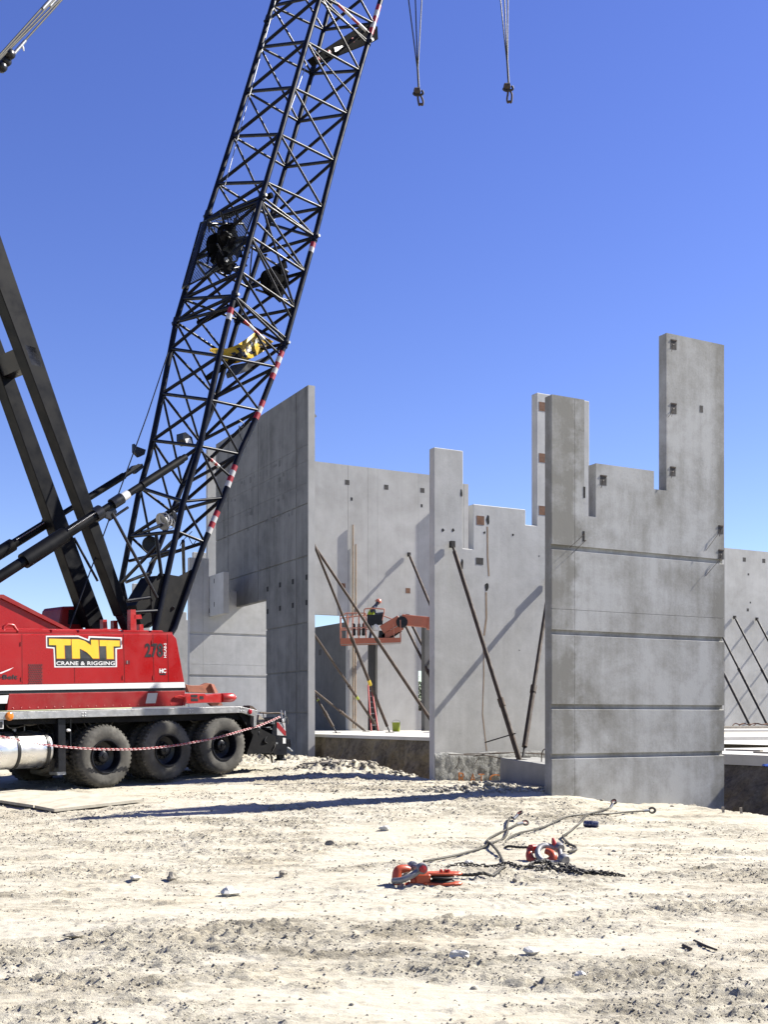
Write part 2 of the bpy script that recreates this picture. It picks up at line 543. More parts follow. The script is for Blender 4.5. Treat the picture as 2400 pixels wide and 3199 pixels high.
def thing(name, label, cat, loc=(0, 0, 0), rotz=0.0, group=None):
    o = bpy.data.objects.new(name, None)
    COL.objects.link(o)
    o.location = loc; o.rotation_euler = (0, 0, rotz)
    o.empty_display_size = .2
    WM[o.name] = Matrix.Translation(Vector(loc)) @ Matrix.Rotation(rotz, 4, 'Z')
    tag(o, label, cat, group, 'thing')
    return o


def tag(o, label, cat=None, group=None, kind=None):
    o['label'] = label
    if cat: o['category'] = cat
    if group: o['group'] = group
    if kind: o['kind'] = kind
    return o


def structure(o, label=None):
    o['kind'] = 'structure'
    if label: o['label'] = label
    return o


def smoothpath(pts, k=6):
    """Catmull-Rom through points"""
    P = [Vector(p) for p in pts]
    P = [P[0] * 2 - P[1]] + P + [P[-1] * 2 - P[-2]]
    out = []
    for i in range(1, len(P) - 2):
        a, b, c, d = P[i - 1], P[i], P[i + 1], P[i + 2]
        for j in range(k):
            t = j / k
            out.append(.5 * ((2 * b) + (c - a) * t + (2 * a - 5 * b + 4 * c - d) * t * t + (3 * b - a - 3 * c + d) * t ** 3))
    out.append(P[-2])
    return out


def text_mesh(body, space=1.0, bold=0.0):
    """outline of a word as 2-D points in the unit square and faces"""
    cu = bpy.data.curves.new('lettering', 'FONT')
    cu.body = body; cu.size = 1.0; cu.offset = bold; cu.space_character = space
    cu.resolution_u = 3
    ob = bpy.data.objects.new('lettering', cu)
    COL.objects.link(ob)
    dg = bpy.context.evaluated_depsgraph_get()
    me = bpy.data.meshes.new_from_object(ob.evaluated_get(dg))
    v = np.array([(p.co.x, p.co.y) for p in me.vertices])
    f = [tuple(p.vertices) for p in me.polygons]
    bpy.data.objects.remove(ob); bpy.data.curves.remove(cu); bpy.data.meshes.remove(me)
    mn = v.min(0); mx = v.max(0)
    return (v - mn) / (mx - mn), f


# ================================================================== GROUND
def spaced(lo, hi, f):
    out = [lo]
    while out[-1] < hi:
        out.append(out[-1] + f(out[-1]))
    return out


def build_ground():
    xs = spaced(0, 500, lambda x: .021 + max(0, x - 3.2) * .011 if x < 13 else (x - 12.6) * .45 + .15)
    xs = [-x for x in xs[:0:-1]] + xs
    ys = spaced(4.6, 33, lambda y: .0155 + max(0, y - 8) * .0023)
    ys = [-120, -60, -25, -10, -3, 0, 2, 3, 3.8, 4.2, 4.4] + ys
    ys += spaced(ys[-1] + .1, 1500, lambda y: .1 + (y - 33) * .12)
    X, Y = np.meshgrid(np.array(xs), np.array(ys))
    Z = zg(X, Y, True)
    ny, nx = X.shape
    co = np.stack([X, Y, Z], -1).reshape(-1, 3).astype(np.float32)
    i = np.arange(ny * nx).reshape(ny, nx)
    q = np.stack([i[:-1, :-1], i[:-1, 1:], i[1:, 1:], i[1:, :-1]], -1).reshape(-1, 4)
    me = bpy.data.meshes.new('ground')
    me.vertices.add(len(co)); me.vertices.foreach_set('co', co.ravel())
    me.loops.add(q.size); me.loops.foreach_set('vertex_index', q.ravel().astype(np.int32))
    me.polygons.add(len(q))
    me.polygons.foreach_set('loop_start', np.arange(0, q.size, 4, dtype=np.int32))
    me.update(calc_edges=True)
    me.shade_smooth()
    at_ = me.attributes.new('rough', 'FLOAT', 'POINT')
    at_.data.foreach_set('value', rough_mask(X, Y).ravel().astype(np.float32))
    me.materials.append(M['ground'])
    o = bpy.data.objects.new('ground', me)
    COL.objects.link(o)
    structure(o, 'pale rutted caliche ground of the building site')
    return o


build_ground()

ICO_V = None


def ico():
    t = (1 + 5 ** .5) / 2
    v = np.array([(-1, t, 0), (1, t, 0), (-1, -t, 0), (1, -t, 0), (0, -1, t), (0, 1, t), (0, -1, -t), (0, 1, -t), (t, 0, -1), (t, 0, 1), (-t, 0, -1), (-t, 0, 1)], float)
    v /= np.linalg.norm(v[0])
    f = np.array([(0, 11, 5), (0, 5, 1), (0, 1, 7), (0, 7, 10), (0, 10, 11), (1, 5, 9), (5, 11, 4), (11, 10, 2), (10, 7, 6), (7, 1, 8), (3, 9, 4), (3, 4, 2), (3, 2, 6), (3, 6, 8), (3, 8, 9), (4, 9, 5), (2, 4, 11), (6, 2, 10), (8, 6, 7), (9, 8, 1)])
    return v, f


def clods(name, label, xs, ys, rs, mats, sink=.35, small=False):
    """many loose lumps of soil lying on the ground, one mesh"""
    v0, f0 = ico()
    if small:
        v0 = np.array([(1, 0, 0), (-1, 0, 0), (0, 1, 0), (0, -1, 0), (0, 0, 1), (0, 0, -1)], float)
        f0 = np.array([(0, 2, 4), (2, 1, 4), (1, 3, 4), (3, 0, 4), (2, 0, 5), (1, 2, 5), (3, 1, 5), (0, 3, 5)])
    nv, nf = len(v0), len(f0)
    n = len(xs)
    J = RNG.uniform(.6, 1.25, (n, nv, 1))
    V = v0[None] * J
    S = np.stack([RNG.uniform(.75, 1.4, n), RNG.uniform(.75, 1.4, n), RNG.uniform(.5, .95, n)], -1)
    V = V * S[:, None, :]
    th = RNG.uniform(0, 6.28, n); c, s = np.cos(th), np.sin(th)
    x = V[..., 0] * c[:, None] - V[..., 1] * s[:, None]
    y = V[..., 0] * s[:, None] + V[..., 1] * c[:, None]
    V = np.stack([x, y, V[..., 2]], -1) * rs[:, None, None]
    zz = zg(xs, ys, True) + rs * (.7 - sink) * .8
    V += np.stack([xs, ys, zz], -1)[:, None, :]
    Fc = (f0[None] + (np.arange(n) * nv)[:, None, None]).reshape(-1, 3)
    me = bpy.data.meshes.new(name)
    co = V.reshape(-1, 3).astype(np.float32)
    me.vertices.add(len(co)); me.vertices.foreach_set('co', co.ravel())
    me.loops.add(Fc.size); me.loops.foreach_set('vertex_index', Fc.ravel().astype(np.int32))
    me.polygons.add(len(Fc)); me.polygons.foreach_set('loop_start', np.arange(0, Fc.size, 3, dtype=np.int32))
    me.polygons.foreach_set('material_index', np.repeat(RNG.integers(0, len(mats), n), nf).astype(np.int32))
    me.update(calc_edges=True)
    for m in mats:
        me.materials.append(M[m])
    o = bpy.data.objects.new(name, me); COL.objects.link(o)
    tag(o, label, None, None, 'stuff')
    return o


def scatter_clods():
    def spread(n, thr, gain, base):
        Y = 5.0 + 22 * RNG.random(n) ** 1.3
        X = RNG.uniform(-1, 1, n) * (Y * .36 + .4)
        d = rough_mask(X, Y) * (.5 + .8 * vnoise(X * 2.6, Y * 5.0, 62))
        keep = (RNG.random(n) < base + gain * np.clip(d - thr, 0, 1)) & (X * A2.x + Y * A2.y < 13.0)
        return X[keep], Y[keep]
    X, Y = spread(100000, .25, 1.0, .03)
    r = (.004 + .009 * RNG.random(len(X)) ** 2) * (.6 + Y / 18)
    clods('loose_crumbs', 'fine crumbs of pale soil strewn over the ground', X, Y, r, ['clod', 'clod_grey', 'clod', 'clod'], .3, True)
    X, Y = spread(12000, .25, .6, .04)
    r = (.007 + .008 * RNG.random(len(X)) ** 3 + .020 * RNG.random(len(X)) ** 30) * (.75 + Y / 30)
    clods('loose_clods', 'small loose clods of pale soil scattered over the ground', X, Y, r, ['clod', 'clod_grey', 'clod'])

    def heap(name, label, cx, cy, rx, ry, n, r0, r1, mats):
        x = RNG.normal(0, 1, n) * rx * .55 + cx; y = RNG.normal(0, 1, n) * ry * .55 + cy
        r = r0 + (r1 - r0) * RNG.random(n) ** 4
        clods(name, label, x, y, r, mats, .45)
    heap('rubble_heap', 'low heap of broken soil clods beside the leftmost edge of the near grooved panel', 2.0, 22.15, 1.5, .34, 1300, .010, .06, ['clod', 'clod_grey', 'clod'])
    heap('rubble_heap', 'low heap of dark soil clods in front of the trench and planks', -.7, 26.7, 1.5, .45, 1400, .010, .075, ['clod_grey', 'clod', 'clod_grey'])
    heap('rubble_heap', 'crumbly soil berm in front of the tallest panel behind the crane', -3.6, 29.6, 2.6, 1.0, 1200, .006, .034, ['clod', 'clod', 'clod_grey'])
    heap('rubble_heap', 'shaded soil lumps at the trench edge beside the near grooved panel', 7.0, 22.2, .8, 1.0, 420, .012, .09, ['clod_grey'])


scatter_clods()


# ================================================================== FLOOR SLABS AND TRENCH BANKS
def slab_prism(name, pts, z1, t, mat, label):
    mb = MB().prism([ab(a, b, z1) for a, b in pts], (0, 0, -t))
    o = mb.build(name, mat, origin=ab(pts[0][0], pts[0][1], z1 - t))
    return structure(o, label)


ZU, ZL = H0 - .53, H0 - .85
slab_prism('floor_slab', [(16.2, 24), (28, 24), (28, 39.7), (80, 39.7), (80, 76), (16.2, 76)], ZU, .10, 'slab', 'bright white concrete floor slab where the braces stand')
slab_prism('floor_slab', [(20, 6), (80, 6), (80, 39.69), (28.01, 39.69), (28.01, 23.98), (20, 23.98)], ZL, .25, 'slab', 'lower white concrete slab beyond the near grooved panel')


def bank(a0, b0, b1, ztop, zbot, name, label, slope=.35):
    """rough cut face of soil below a slab edge that runs along B"""
    nb, nz = int((b1 - b0) * 12), 22
    bb = np.linspace(b0, b1, nb); zz = np.linspace(0, 1, nz)
    Bm, Zm = np.meshgrid(bb, zz)
    n = .5 * (vnoise(Bm * 1.3, Zm * 2.0, 71) - .5) + .25 * (vnoise(Bm * 4, Zm * 6, 72) - .5) + .12 * (vnoise(Bm * 11, Zm * 14, 73) - .5)
    Am = a0 - slope * Zm + n * np.clip(Zm * 3, 0, 1)
    Z = ztop + (zbot - ztop) * Zm
    P = Am[..., None] * np.array([A2.x, A2.y, 0]) + Bm[..., None] * np.array([B2.x, B2.y, 0])
    P[..., 2] = Z
    mb = MB()
    i = np.arange(nb * nz).reshape(nz, nb)
    mb.add([Vector(p) for p in P.reshape(-1, 3)], [(int(i[r, c]), int(i[r, c + 1]), int(i[r + 1, c + 1]), int(i[r + 1, c])) for r in range(nz - 1) for c in range(nb - 1)])
    o = mb.build(name, 'soil', smooth=True, origin=ab(a0, b0, zbot))
    return structure(o, label)


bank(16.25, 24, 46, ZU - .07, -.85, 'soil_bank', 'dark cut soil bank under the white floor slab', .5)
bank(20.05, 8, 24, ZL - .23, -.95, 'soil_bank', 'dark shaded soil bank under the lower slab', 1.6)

# grey fabric lump and blue sheet in the right-hand trench
def sheet(name, mat, P00, P10, P11, P01, n, amp, seed, label, cat, th=.01):
    mb = MB(); g = []
    for i in range(n + 1):
        for j in range(n + 1):
            u, v = i / n, j / n
            p = (Vector(P00) * (1 - u) + Vector(P10) * u) * (1 - v) + (Vector(P01) * (1 - u) + Vector(P11) * u) * v
            p.z += amp * float(vnoise(np.array(u * 3.1), np.array(v * 3.1), seed) + .5 * vnoise(np.array(u * 7), np.array(v * 7), seed + 1) - .6)
            g.append(p)
    f = [(i * (n + 1) + j, (i + 1) * (n + 1) + j, (i + 1) * (n + 1) + j + 1, i * (n + 1) + j + 1) for i in range(n) for j in range(n)]
    mb.add(g, f)
    o = mb.build(name, mat, smooth=True, origin=P00)
    so = o.modifiers.new('thickness', 'SOLIDIFY'); so.thickness = th
    return tag(o, label, cat)


def draped(name, mat, x0, x1, y0, y1, n, amp, seed, label, cat):
    g = []
    for i in range(n + 1):
        for j in range(n + 1):
            x = x0 + (x1 - x0) * i / n + .25 * (j / n); y = y0 + (y1 - y0) * j / n
            z = float(zg(x, y, True)) + .02 + amp * float(vnoise(np.array(x * 2.2), np.array(y * 2.2), seed) + .5 * vnoise(np.array(x * 6), np.array(y * 6), seed + 1))
            if i in (0, n) or j in (0, n): z -= amp + .05
            g.append(Vector((x, y, z)))
    mb = MB().add(g, [(i * (n + 1) + j, (i + 1) * (n + 1) + j, (i + 1) * (n + 1) + j + 1, i * (n + 1) + j + 1) for i in range(n) for j in range(n)])
    o = mb.build(name, mat, smooth=True, origin=g[0])
    so = o.modifiers.new('thickness', 'SOLIDIFY'); so.thickness = .01
    return tag(o, label, cat, None, 'thing')


draped('filter_fabric', 'tarp', 6.35, 7.35, 21.6, 23.3, 20, .16, 5, 'crumpled grey fabric in the trench right of the near grooved panel', 'fabric')
sheet('blue_sheet', 'blue', at(2380, 2390, 25.3), at(2440, 2400, 24.8), at(2440, 2388, 25.0), at(2385, 2386, 25.4), 5, .03, 15, 'scrap of blue plastic sheet under the lower slab edge', 'plastic sheet')


# ================================================================== CONCRETE WALL PANELS
PROFILE_TOP = [(4.48, 7.89), (2.886, 7.89), (2.886, 4.665), (2.553, 4.665), (2.553, 5.03), (1.066, 5.03), (1.066, 3.97), (.783, 3.97), (.783, 6.24), (0, 6.24)]


def loc_poly(root, pts, y):
    mw = world_of(root)
    zb = root.location.z
    return [mw @ Vector((u, y, z + H0 - zb)) for u, z in pts]


def dir_in(root, d):
    return world_of(root).to_3x3() @ Vector((0, d, 0))


def patch(root, name, mat, u, z, w, h, y=-.004, d=.02, label=None):
    """thin plate let into the face of a wall (u, z = centre)"""
    pts = [(u - w / 2, z - h / 2), (u + w / 2, z - h / 2), (u + w / 2, z + h / 2), (u - w / 2, z + h / 2)]
    return MB().prism(loc_poly(root, pts, y), dir_in(root, d)).build(name, mat, root, label=label)


def pocket(root, u, z, w, h, mat='dark_pocket'):
    """small form pocket: dark plate with a raised steel rim and a bit of wire"""
    o = patch(root, 'form_pocket', mat, u, z, w, h, -.003, .01)
    mb = MB()
    pts = loc_poly(root, [(u - w / 2, z + h / 2), (u + w / 2, z + h / 2 - .01), (u + w / 2, z + h / 2 + .02), (u - w / 2 + .01, z + h / 2 + .02)], -.012)
    mb.prism(pts, dir_in(root, .02))
    p = loc_poly(root, [(u - w * .3, z - h * .1), (u - w * .6, z - h * .9)], -.05)
    q = loc_poly(root, [(u + w * .1, z + h * .1)], .002)
    mb.path([q[0], p[0], p[1]], .006, 5)
    mb.build('tie_wire', 'rusty', o)
    return o


def notched_panel(label, P0, grooved, mat, zb=-2.25, w_right=4.48, cut_right=False):
    root = thing('notched_wall_panel', label, 'wall panel', (P0[0], P0[1], H0 + zb), AZ, 'notched tilt-up panels')
    top = PROFILE_TOP
    if cut_right:
        top = [(w_right, 4.665)] + PROFILE_TOP[3:]
    full = [(0, zb), (w_right, zb)] + top
    if not grooved:
        MB().prism(loc_poly(root, full, 0), dir_in(root, .23)).build('panel_body', mat, root, bevel=.012)
        return root
    MB().prism(loc_poly(root, [(u if 0 < u < w_right else (u + .002 if u == 0 else u - .002), z - .002) for u, z in full], .052), dir_in(root, .178)).build('panel_body', mat, root)
    lines = [-.761, .20, 1.637, 3.278]
    G = .085
    us = [(0, .542), (.548, w_right)]
    edges = [zb] + lines
    mw = world_of(root)
    for k in range(4):
        z0 = edges[k] + (G if k else 0); z1 = edges[k + 1]
        for (ua, ub) in us:
            splits = [(z0, z1, True)] if k != 3 else [(z0, 2.117, False), (2.123, z1, True)]
            for (za, zc, chamf) in splits:
                cs = [(0, za), (0, zc - (.018 if chamf else 0)), (.052, zc), (.052, za)]
                poly = [mw @ Vector((ua, y, z + H0 - root.location.z)) for y, z in cs]
                MB().prism(poly, mw.to_3x3() @ Vector((ub - ua, 0, 0))).build('facing_course', mat, root)
    zt = lines[3] + G
    left = [(0, zt), (.542, zt), (.542, 6.24), (0, 6.24)]
    right = [(.548, zt), (w_right, zt)] + top[:-1] + [(.548, 6.24)]
    MB().prism(loc_poly(root, left, 0), dir_in(root, .052)).build('facing_course', mat, root)
    MB().prism(loc_poly(root, right, 0), dir_in(root, .052)).build('facing_course', mat, root)
    return root


def uv_on(P0, px, py):
    p = onplane(px, py, P0, (-B2.x, -B2.y))
    return (Vector((p.x, p.y)) - Vector(P0)).dot(A2), p.z - H0


RP0 = (at(1725, 0, 21.5).x, 21.5)
P2P0 = (at(1357, 0, 25.68).x, 25.68)
W2P0 = (at(592, 0, 43.2).x, 43.2)
W3P0 = (at(416, 0, 51.5).x, 51.5)
near_panel = notched_panel('grooved grey concrete panel with two towers, nearest the camera on the right', RP0, True, 'conc_r', -2.3)
for px, py, w, h in ((2105, 1078, .16, .18), (2105, 1278, .16, .2), (2102.6, 1474, .15, .17), (1885.6, 1502, .16, .18), (2252, 1656, .14, .16), (2253, 1733, .15, .18)):
    u, z = uv_on(RP0, px, py)
    pocket(near_panel, min(u, 4.39), z, w, h)
for px, py, w, h in ((1824, 1675, .05, .2), (1826, 1538, .05, .22), (2192, 1278, .09, .14)):
    u, z = uv_on(RP0, px, py)
    patch(near_panel, 'form_pocket', 'hole' if w < .08 else 'dark_pocket', u, z, w, h, -.003, .01)
for (x0, y0, x1, y1) in ((1822, 1670, 1775, 1712), (1826, 1689, 1780, 1733), (2248, 1655, 2200, 1722), (2250, 1740, 2200, 1800), (2096, 1288, 2082, 1306)):
    a = onplane(x0, y0, RP0, (-B2.x, -B2.y)); b = onplane(x1, y1, RP0, (-B2.x, -B2.y))
    nn = Vector((-B2.x, -B2.y, 0))
    MB().path([a, a + nn * .06, (a + b) / 2 + nn * .07 + Vector((0, 0, .01)), b + nn * .05], .005, 5).build('tie_wire', 'rusty', near_panel)

far_panel = notched_panel('smooth concrete panel with rusty plates and two towers behind the near grooved panel', P2P0, False, 'conc_p', -2.2)
for px, py, s, mt in ((1501.5, 1625.6, .21, 'rust_plate'), (1696, 1271, .22, 'rust_plate'), (1696, 1431, .22, 'rust_plate'), (1696, 1595, .22, 'rust_plate'), (1499, 1753, .2, 'dark_pocket')):
    u, z = uv_on(P2P0, px, py)
    patch(far_panel, 'embed_plate', mt, u, z, s, s if mt == 'rust_plate' else s * .8, -.004, .012)
for px, py, w, h in ((1525, 1624, .09, .2), (1521, 1834, .10, .22), (1442, 1540, .05, .2), (1444, 1763, .07, .22), (1384, 1656, .07, .07), (1416, 1656, .07, .07), (1514, 1664, .05, .07), (1603, 1671, .05, .07), (1685, 1737, .03, .03), (1623, 2031, .025, .025)):
    u, z = uv_on(P2P0, px, py)
    c = loc_poly(far_panel, [(u, z)], -.002)[0]
    mb = MB()
    pts = [(u + w / 2 * math.cos(t) * (1 + .25 * math.sin(3 * t + px)), z + h / 2 * math.sin(t) * (1 + .2 * math.cos(2 * t + py))) for t in [i * math.pi / 6 for i in range(12)]]
    mb.prism(loc_poly(far_panel, pts, -.003), dir_in(far_panel, .01)).build('lifting_hole', 'hole', far_panel)
for (pts, w) in (([(1523, 1645), (1524, 1740), (1528, 1800)], .045), ([(1519, 1850), (1520, 1930), (1513, 1985)], .05), ([(1511, 2000), (1512, 2110), (1508, 2230), (1521, 2345)], .03)):
    mb = MB()
    l = []; r = []
    for px, py in pts:
        u, z = uv_on(P2P0, px, py)
        l.append((u - w / 2, z)); r.append((u + w / 2, z))
    mb.prism(loc_poly(far_panel, l + r[::-1], -.002), dir_in(far_panel, .006)).build('rust_streak', 'rust_stain', far_panel)
# rough, unfinished foot of this panel
u0, z0 = uv_on(P2P0, 1357, 2352); u1, z1 = uv_on(P2P0, 1840, 2352)
mb = MB(); nu, nz = 90, 22; g = []
for i in range(nu + 1):
    for j in range(nz + 1):
        u = .01 + (4.46) * i / nu; z = -2.2 + (-.795 + 2.2 + .03 * math.sin(u * 5)) * j / nz
        y = -.022 - .03 * float(vnoise(np.array(u * 14), np.array(z * 14), 91)) - .02 * float(vnoise(np.array(u * 34), np.array(z * 34), 92))
        if j == nz: y = .002
        g.append(world_of(far_panel) @ Vector((u, y, z + 2.2)))
mb.add(g, [(i * (nz + 1) + j, (i + 1) * (nz + 1) + j, (i + 1) * (nz + 1) + j + 1, i * (nz + 1) + j + 1) for i in range(nu) for j in range(nz)])
mb.build('rough_foot', 'rough_conc', far_panel, smooth=True)
# spray-painted marking on the foot
for ch, x0, y0, x1, y1 in (('R', 1428, 2412, 1450, 2446), ('A', 1464, 2415, 1481, 2444), ('T', 1490, 2416, 1508, 2442), ('C', 1524, 2417, 1556, 2446)):
    v, f = text_mesh(ch)
    n_ = Vector((-B2.x, -B2.y, 0))
    mb = MB()
    mb.add([onplane(x0 + (x1 - x0) * p[0], y1 + (y0 - y1) * p[1], P2P0, (-B2.x, -B2.y)) + n_ * .078 for p in v], f)
    o = mb.build('spray_paint_letter', 'spray', far_panel)
    so = o.modifiers.new('thickness', 'SOLIDIFY'); so.thickness = .012
# bent rebar along the ledge
for (pts, r) in (([(1392, 2356), (1450, 2357), (1520, 2360), (1563, 2373)], .012), ([(1440, 2354), (1560, 2352), (1600, 2350), (1700, 2356)], .011), ([(1470, 2362), (1540, 2350), (1690, 2352)], .008), ([(1425, 2360), (1418, 2385), (1412, 2400)], .008), ([(1490, 2360), (1470, 2385)], .008)):
    q = [onplane(px, py, P2P0, (-B2.x, -B2.y)) + Vector((-B2.x, -B2.y, 0)) * (.14 + .05 * (i % 2)) for i, (px, py) in enumerate(pts)]
    MB().path(smoothpath(q, 4), r, 6).build('rebar', 'rusty', far_panel)

left_panel = notched_panel('grooved notched concrete panel half in shade behind the red crane body', W2P0, True, 'conc_p', -1.4, 4.48, True)
w3 = notched_panel('partly hidden notched concrete panel behind the foot of the crane boom', W3P0, False, 'conc_p', -1.4)

# lintel beam resting in the notch of the left panel, pointing at the camera
pn = Vector(W2P0) + A2 * .80
lint = thing('lintel_beam', 'short concrete lintel beam jutting from the notch of the shaded panel', 'beam', (pn.x, pn.y, H0 + 3.97), AZ)
MB().prism([world_of(lint) @ Vector(p) for p in ((0, -1.6, 0), (.235, -1.6, 0), (.235, .4, 0), (0, .4, 0))], (0, 0, 1.58)).build('beam_body', 'conc_p', lint, bevel=.012)
for yy, z in ((-.6, 1.25), (-.6, .35), (-.05, .15)):
    MB().prism([world_of(lint) @ Vector(p) for p in ((-.004, yy, z), (-.004, yy + .06, z), (-.004, yy + .06, z + .18), (-.004, yy, z + .18))], world_of(lint).to_3x3() @ Vector((.02, 0, 0))).build('form_pocket', 'hole', lint)

# ---- tall panel standing along B (seen obliquely), with an opening low down at its far end
TP0 = (at(963, 0, 38.0).x, 38.0)
BZ = AZ + math.pi / 2
tall = thing('tall_wall_panel', 'tallest grey concrete panel, seen nearly edge-on left of the braced opening', 'wall panel', (TP0[0], TP0[1], H0 - 1.9), BZ)
# local x runs along B (t), local y along -A (towards the face we see)
def tl(t, y, z):
    return world_of(tall) @ Vector((t, y, z + 1.9))
TT, TW, ZT, ZH, TO = .25, 9.33, 11.35, 4.42, 3.80
body = [(0, -1.9), (TO, -1.9), (TO, ZH), (TW, ZH), (TW, ZT), (0, ZT)]
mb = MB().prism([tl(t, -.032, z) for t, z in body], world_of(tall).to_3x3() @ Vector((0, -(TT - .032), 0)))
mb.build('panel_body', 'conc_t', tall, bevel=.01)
g = .036
tcuts = [0, 1.0, 4.62, 7.9, TW]
zcuts = [-1.9, .20, 1.637, 3.278, 5.55, 7.35, 8.05, 8.8, 9.35, ZT]
for i in range(len(tcuts) - 1):
    for j in range(len(zcuts) - 1):
        ta, tb = tcuts[i] + (g / 2 if i else 0), tcuts[i + 1] - (g / 2 if i < len(tcuts) - 2 else 0)
        za, zc = zcuts[j] + (.026 if j else 0), zcuts[j + 1] - .026
        if j > 4: za, zc = zcuts[j] + .004, zcuts[j + 1] - .004
        if za < ZH:
            if ta >= TO: continue
            if zc > ZH:
                if tb > TO:
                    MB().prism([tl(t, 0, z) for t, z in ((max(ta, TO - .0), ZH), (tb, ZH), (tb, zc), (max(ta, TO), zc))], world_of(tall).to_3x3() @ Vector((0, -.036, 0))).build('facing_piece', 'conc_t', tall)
                    tb = TO
            else:
                tb = min(tb, TO)
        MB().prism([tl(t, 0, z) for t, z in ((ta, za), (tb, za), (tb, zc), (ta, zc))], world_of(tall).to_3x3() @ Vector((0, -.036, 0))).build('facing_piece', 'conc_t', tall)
for k, (ta, tb) in enumerate(((1.0, 4.62), (4.62, 7.9), (7.9, TW), (0, 1.0))):
    za, zc = 3.29, 5.538
    if k in (1, 2):
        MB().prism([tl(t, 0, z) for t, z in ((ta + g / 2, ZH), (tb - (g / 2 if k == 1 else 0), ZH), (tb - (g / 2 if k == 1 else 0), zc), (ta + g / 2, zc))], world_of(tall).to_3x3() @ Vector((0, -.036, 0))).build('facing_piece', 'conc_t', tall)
def t_of(px):
    p = onplane(px, 1800, TP0, (A2.x, A2.y))
    return (Vector((p.x, p.y)) - Vector(TP0)).dot(B2), p.y
for px, py in ((836, 1840), (875, 1827), (915, 1817), (958, 1803), (836, 1910), (875, 1900), (915, 1891), (958, 1882)):
    t, Y = t_of(px); z = (HY - py) * Y / F
    MB().prism([tl(a, .004, b) for a, b in ((t - .09, z - .09), (t + .09, z - .09), (t + .09, z + .09), (t - .09, z + .09))], world_of(tall).to_3x3() @ Vector((0, -.02, 0))).build('form_pocket', 'hole', tall)
# weathered light patches (old board marks) in the bands
for k in range(34):
    zz = random.choice((8.05, 8.8, 9.35, 7.4)) - random.uniform(.02, .16)
    t = random.uniform(.3, 8.9); w = random.uniform(.05, .35); h = random.uniform(.06, .26)
    MB().prism([tl(a, .003, b) for a, b in ((t, zz - h), (t + w, zz - h), (t + w * 1.1, zz), (t + .02, zz))], world_of(tall).to_3x3() @ Vector((0, -.01, 0))).build('cement_smear', 'conc_edge', tall)
MB().prism([tl(-.006, y, z) for y, z in ((.0, -1.9), (-TT, -1.9), (-TT, ZT - .004), (.0, ZT - .004))], world_of(tall).to_3x3() @ Vector((.012, 0, 0))).build('lit_edge_face', 'conc_f', tall)  # sunlit end of the panel, painted paler than its shaded face
# nib at the top corner of the end face
MB().prism([tl(-.002, y, z) for y, z in ((-TT + .001, 10.3), (-TT - .06, 10.3), (-TT - .06, 10.34), (-TT + .001, 10.4))], world_of(tall).to_3x3() @ Vector((.15, 0, 0))).build('edge_nib', 'conc_t', tall)

# ---- far wall
FP0 = (at(988, 0, 49.3).x, 49.3)
farw = thing('far_wall_panel', 'wide pale sunlit concrete wall behind the orange lift', 'wall panel', (FP0[0], FP0[1], ZU), AZ)
def fl(u, y, z):
    return world_of(farw) @ Vector((u, y, z + .53))
zb, zt = -.53, 11.35
ZFH = 4.61
cols = [(-5.0, -2.0, zb, zt), (-2.0, 1.556, ZFH, zt), (1.562, 2.572, zb, zt), (2.572, 3.06, 3.36, zt), (3.06, 5.2, zb, zt), (6.1, 7.45, zb, zt)]
for (a, b, z0, z1) in cols:
    MB().prism([fl(u, 0, z) for u, z in ((a + .003, z0), (b - .003, z0), (b - .003, z1), (a + .003, z1))], dir_in(farw, .23)).build('wall_bay', 'conc_f', farw)
for z0, z1 in ((zb, .37), (2.23, zt)):
    MB().prism([fl(u, 0, z) for u, z in ((5.203, z0), (6.097, z0), (6.097, z1), (5.203, z1))], dir_in(farw, .23)).build('wall_bay', 'conc_f', farw)
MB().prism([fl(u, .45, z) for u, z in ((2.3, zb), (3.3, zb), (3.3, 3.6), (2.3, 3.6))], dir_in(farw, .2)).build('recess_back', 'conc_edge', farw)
MB().prism([fl(u, -.34, z) for u, z in ((7.452, zb), (7.72, zb), (7.72, 11.04), (7.452, 11.04))], dir_in(farw, .57)).build('shadow_pilaster', 'conc_f', farw)  # hidden pilaster, added and sized to cast a shadow on this wall
for px, py, s, mt in ((1085, 1507, .22, 'dark_pocket'), (1207, 1522, .22, 'dark_pocket'), (1320, 1532, .22, 'dark_pocket'), (1275, 1845, .24, 'rust_plate'), (1073, 1829, .2, 'rust_plate'), (1099, 1559, .09, 'hole'), (1318, 1580, .09, 'hole')):
    u, z = uv_on(FP0, px, py)
    patch(farw, 'embed_plate' if mt != 'hole' else 'form_pocket', mt, u, z, s, s * (1.6 if mt == 'hole' else 1), -.004, .01)
for px, y0, y1 in ((1101, 1640, 1925), (1110, 1700, 1925), (1102, 2012, 2275), (1109, 2012, 2275)):
    a = onplane(px, y0, FP0, (-B2.x, -B2.y)); b = onplane(px, y1, FP0, (-B2.x, -B2.y)); n_ = Vector((-B2.x, -B2.y, 0)) * .07
    MB().tube(a + n_, b + n_, .035, 6).build('conduit_pipe', 'rust_stain', farw)
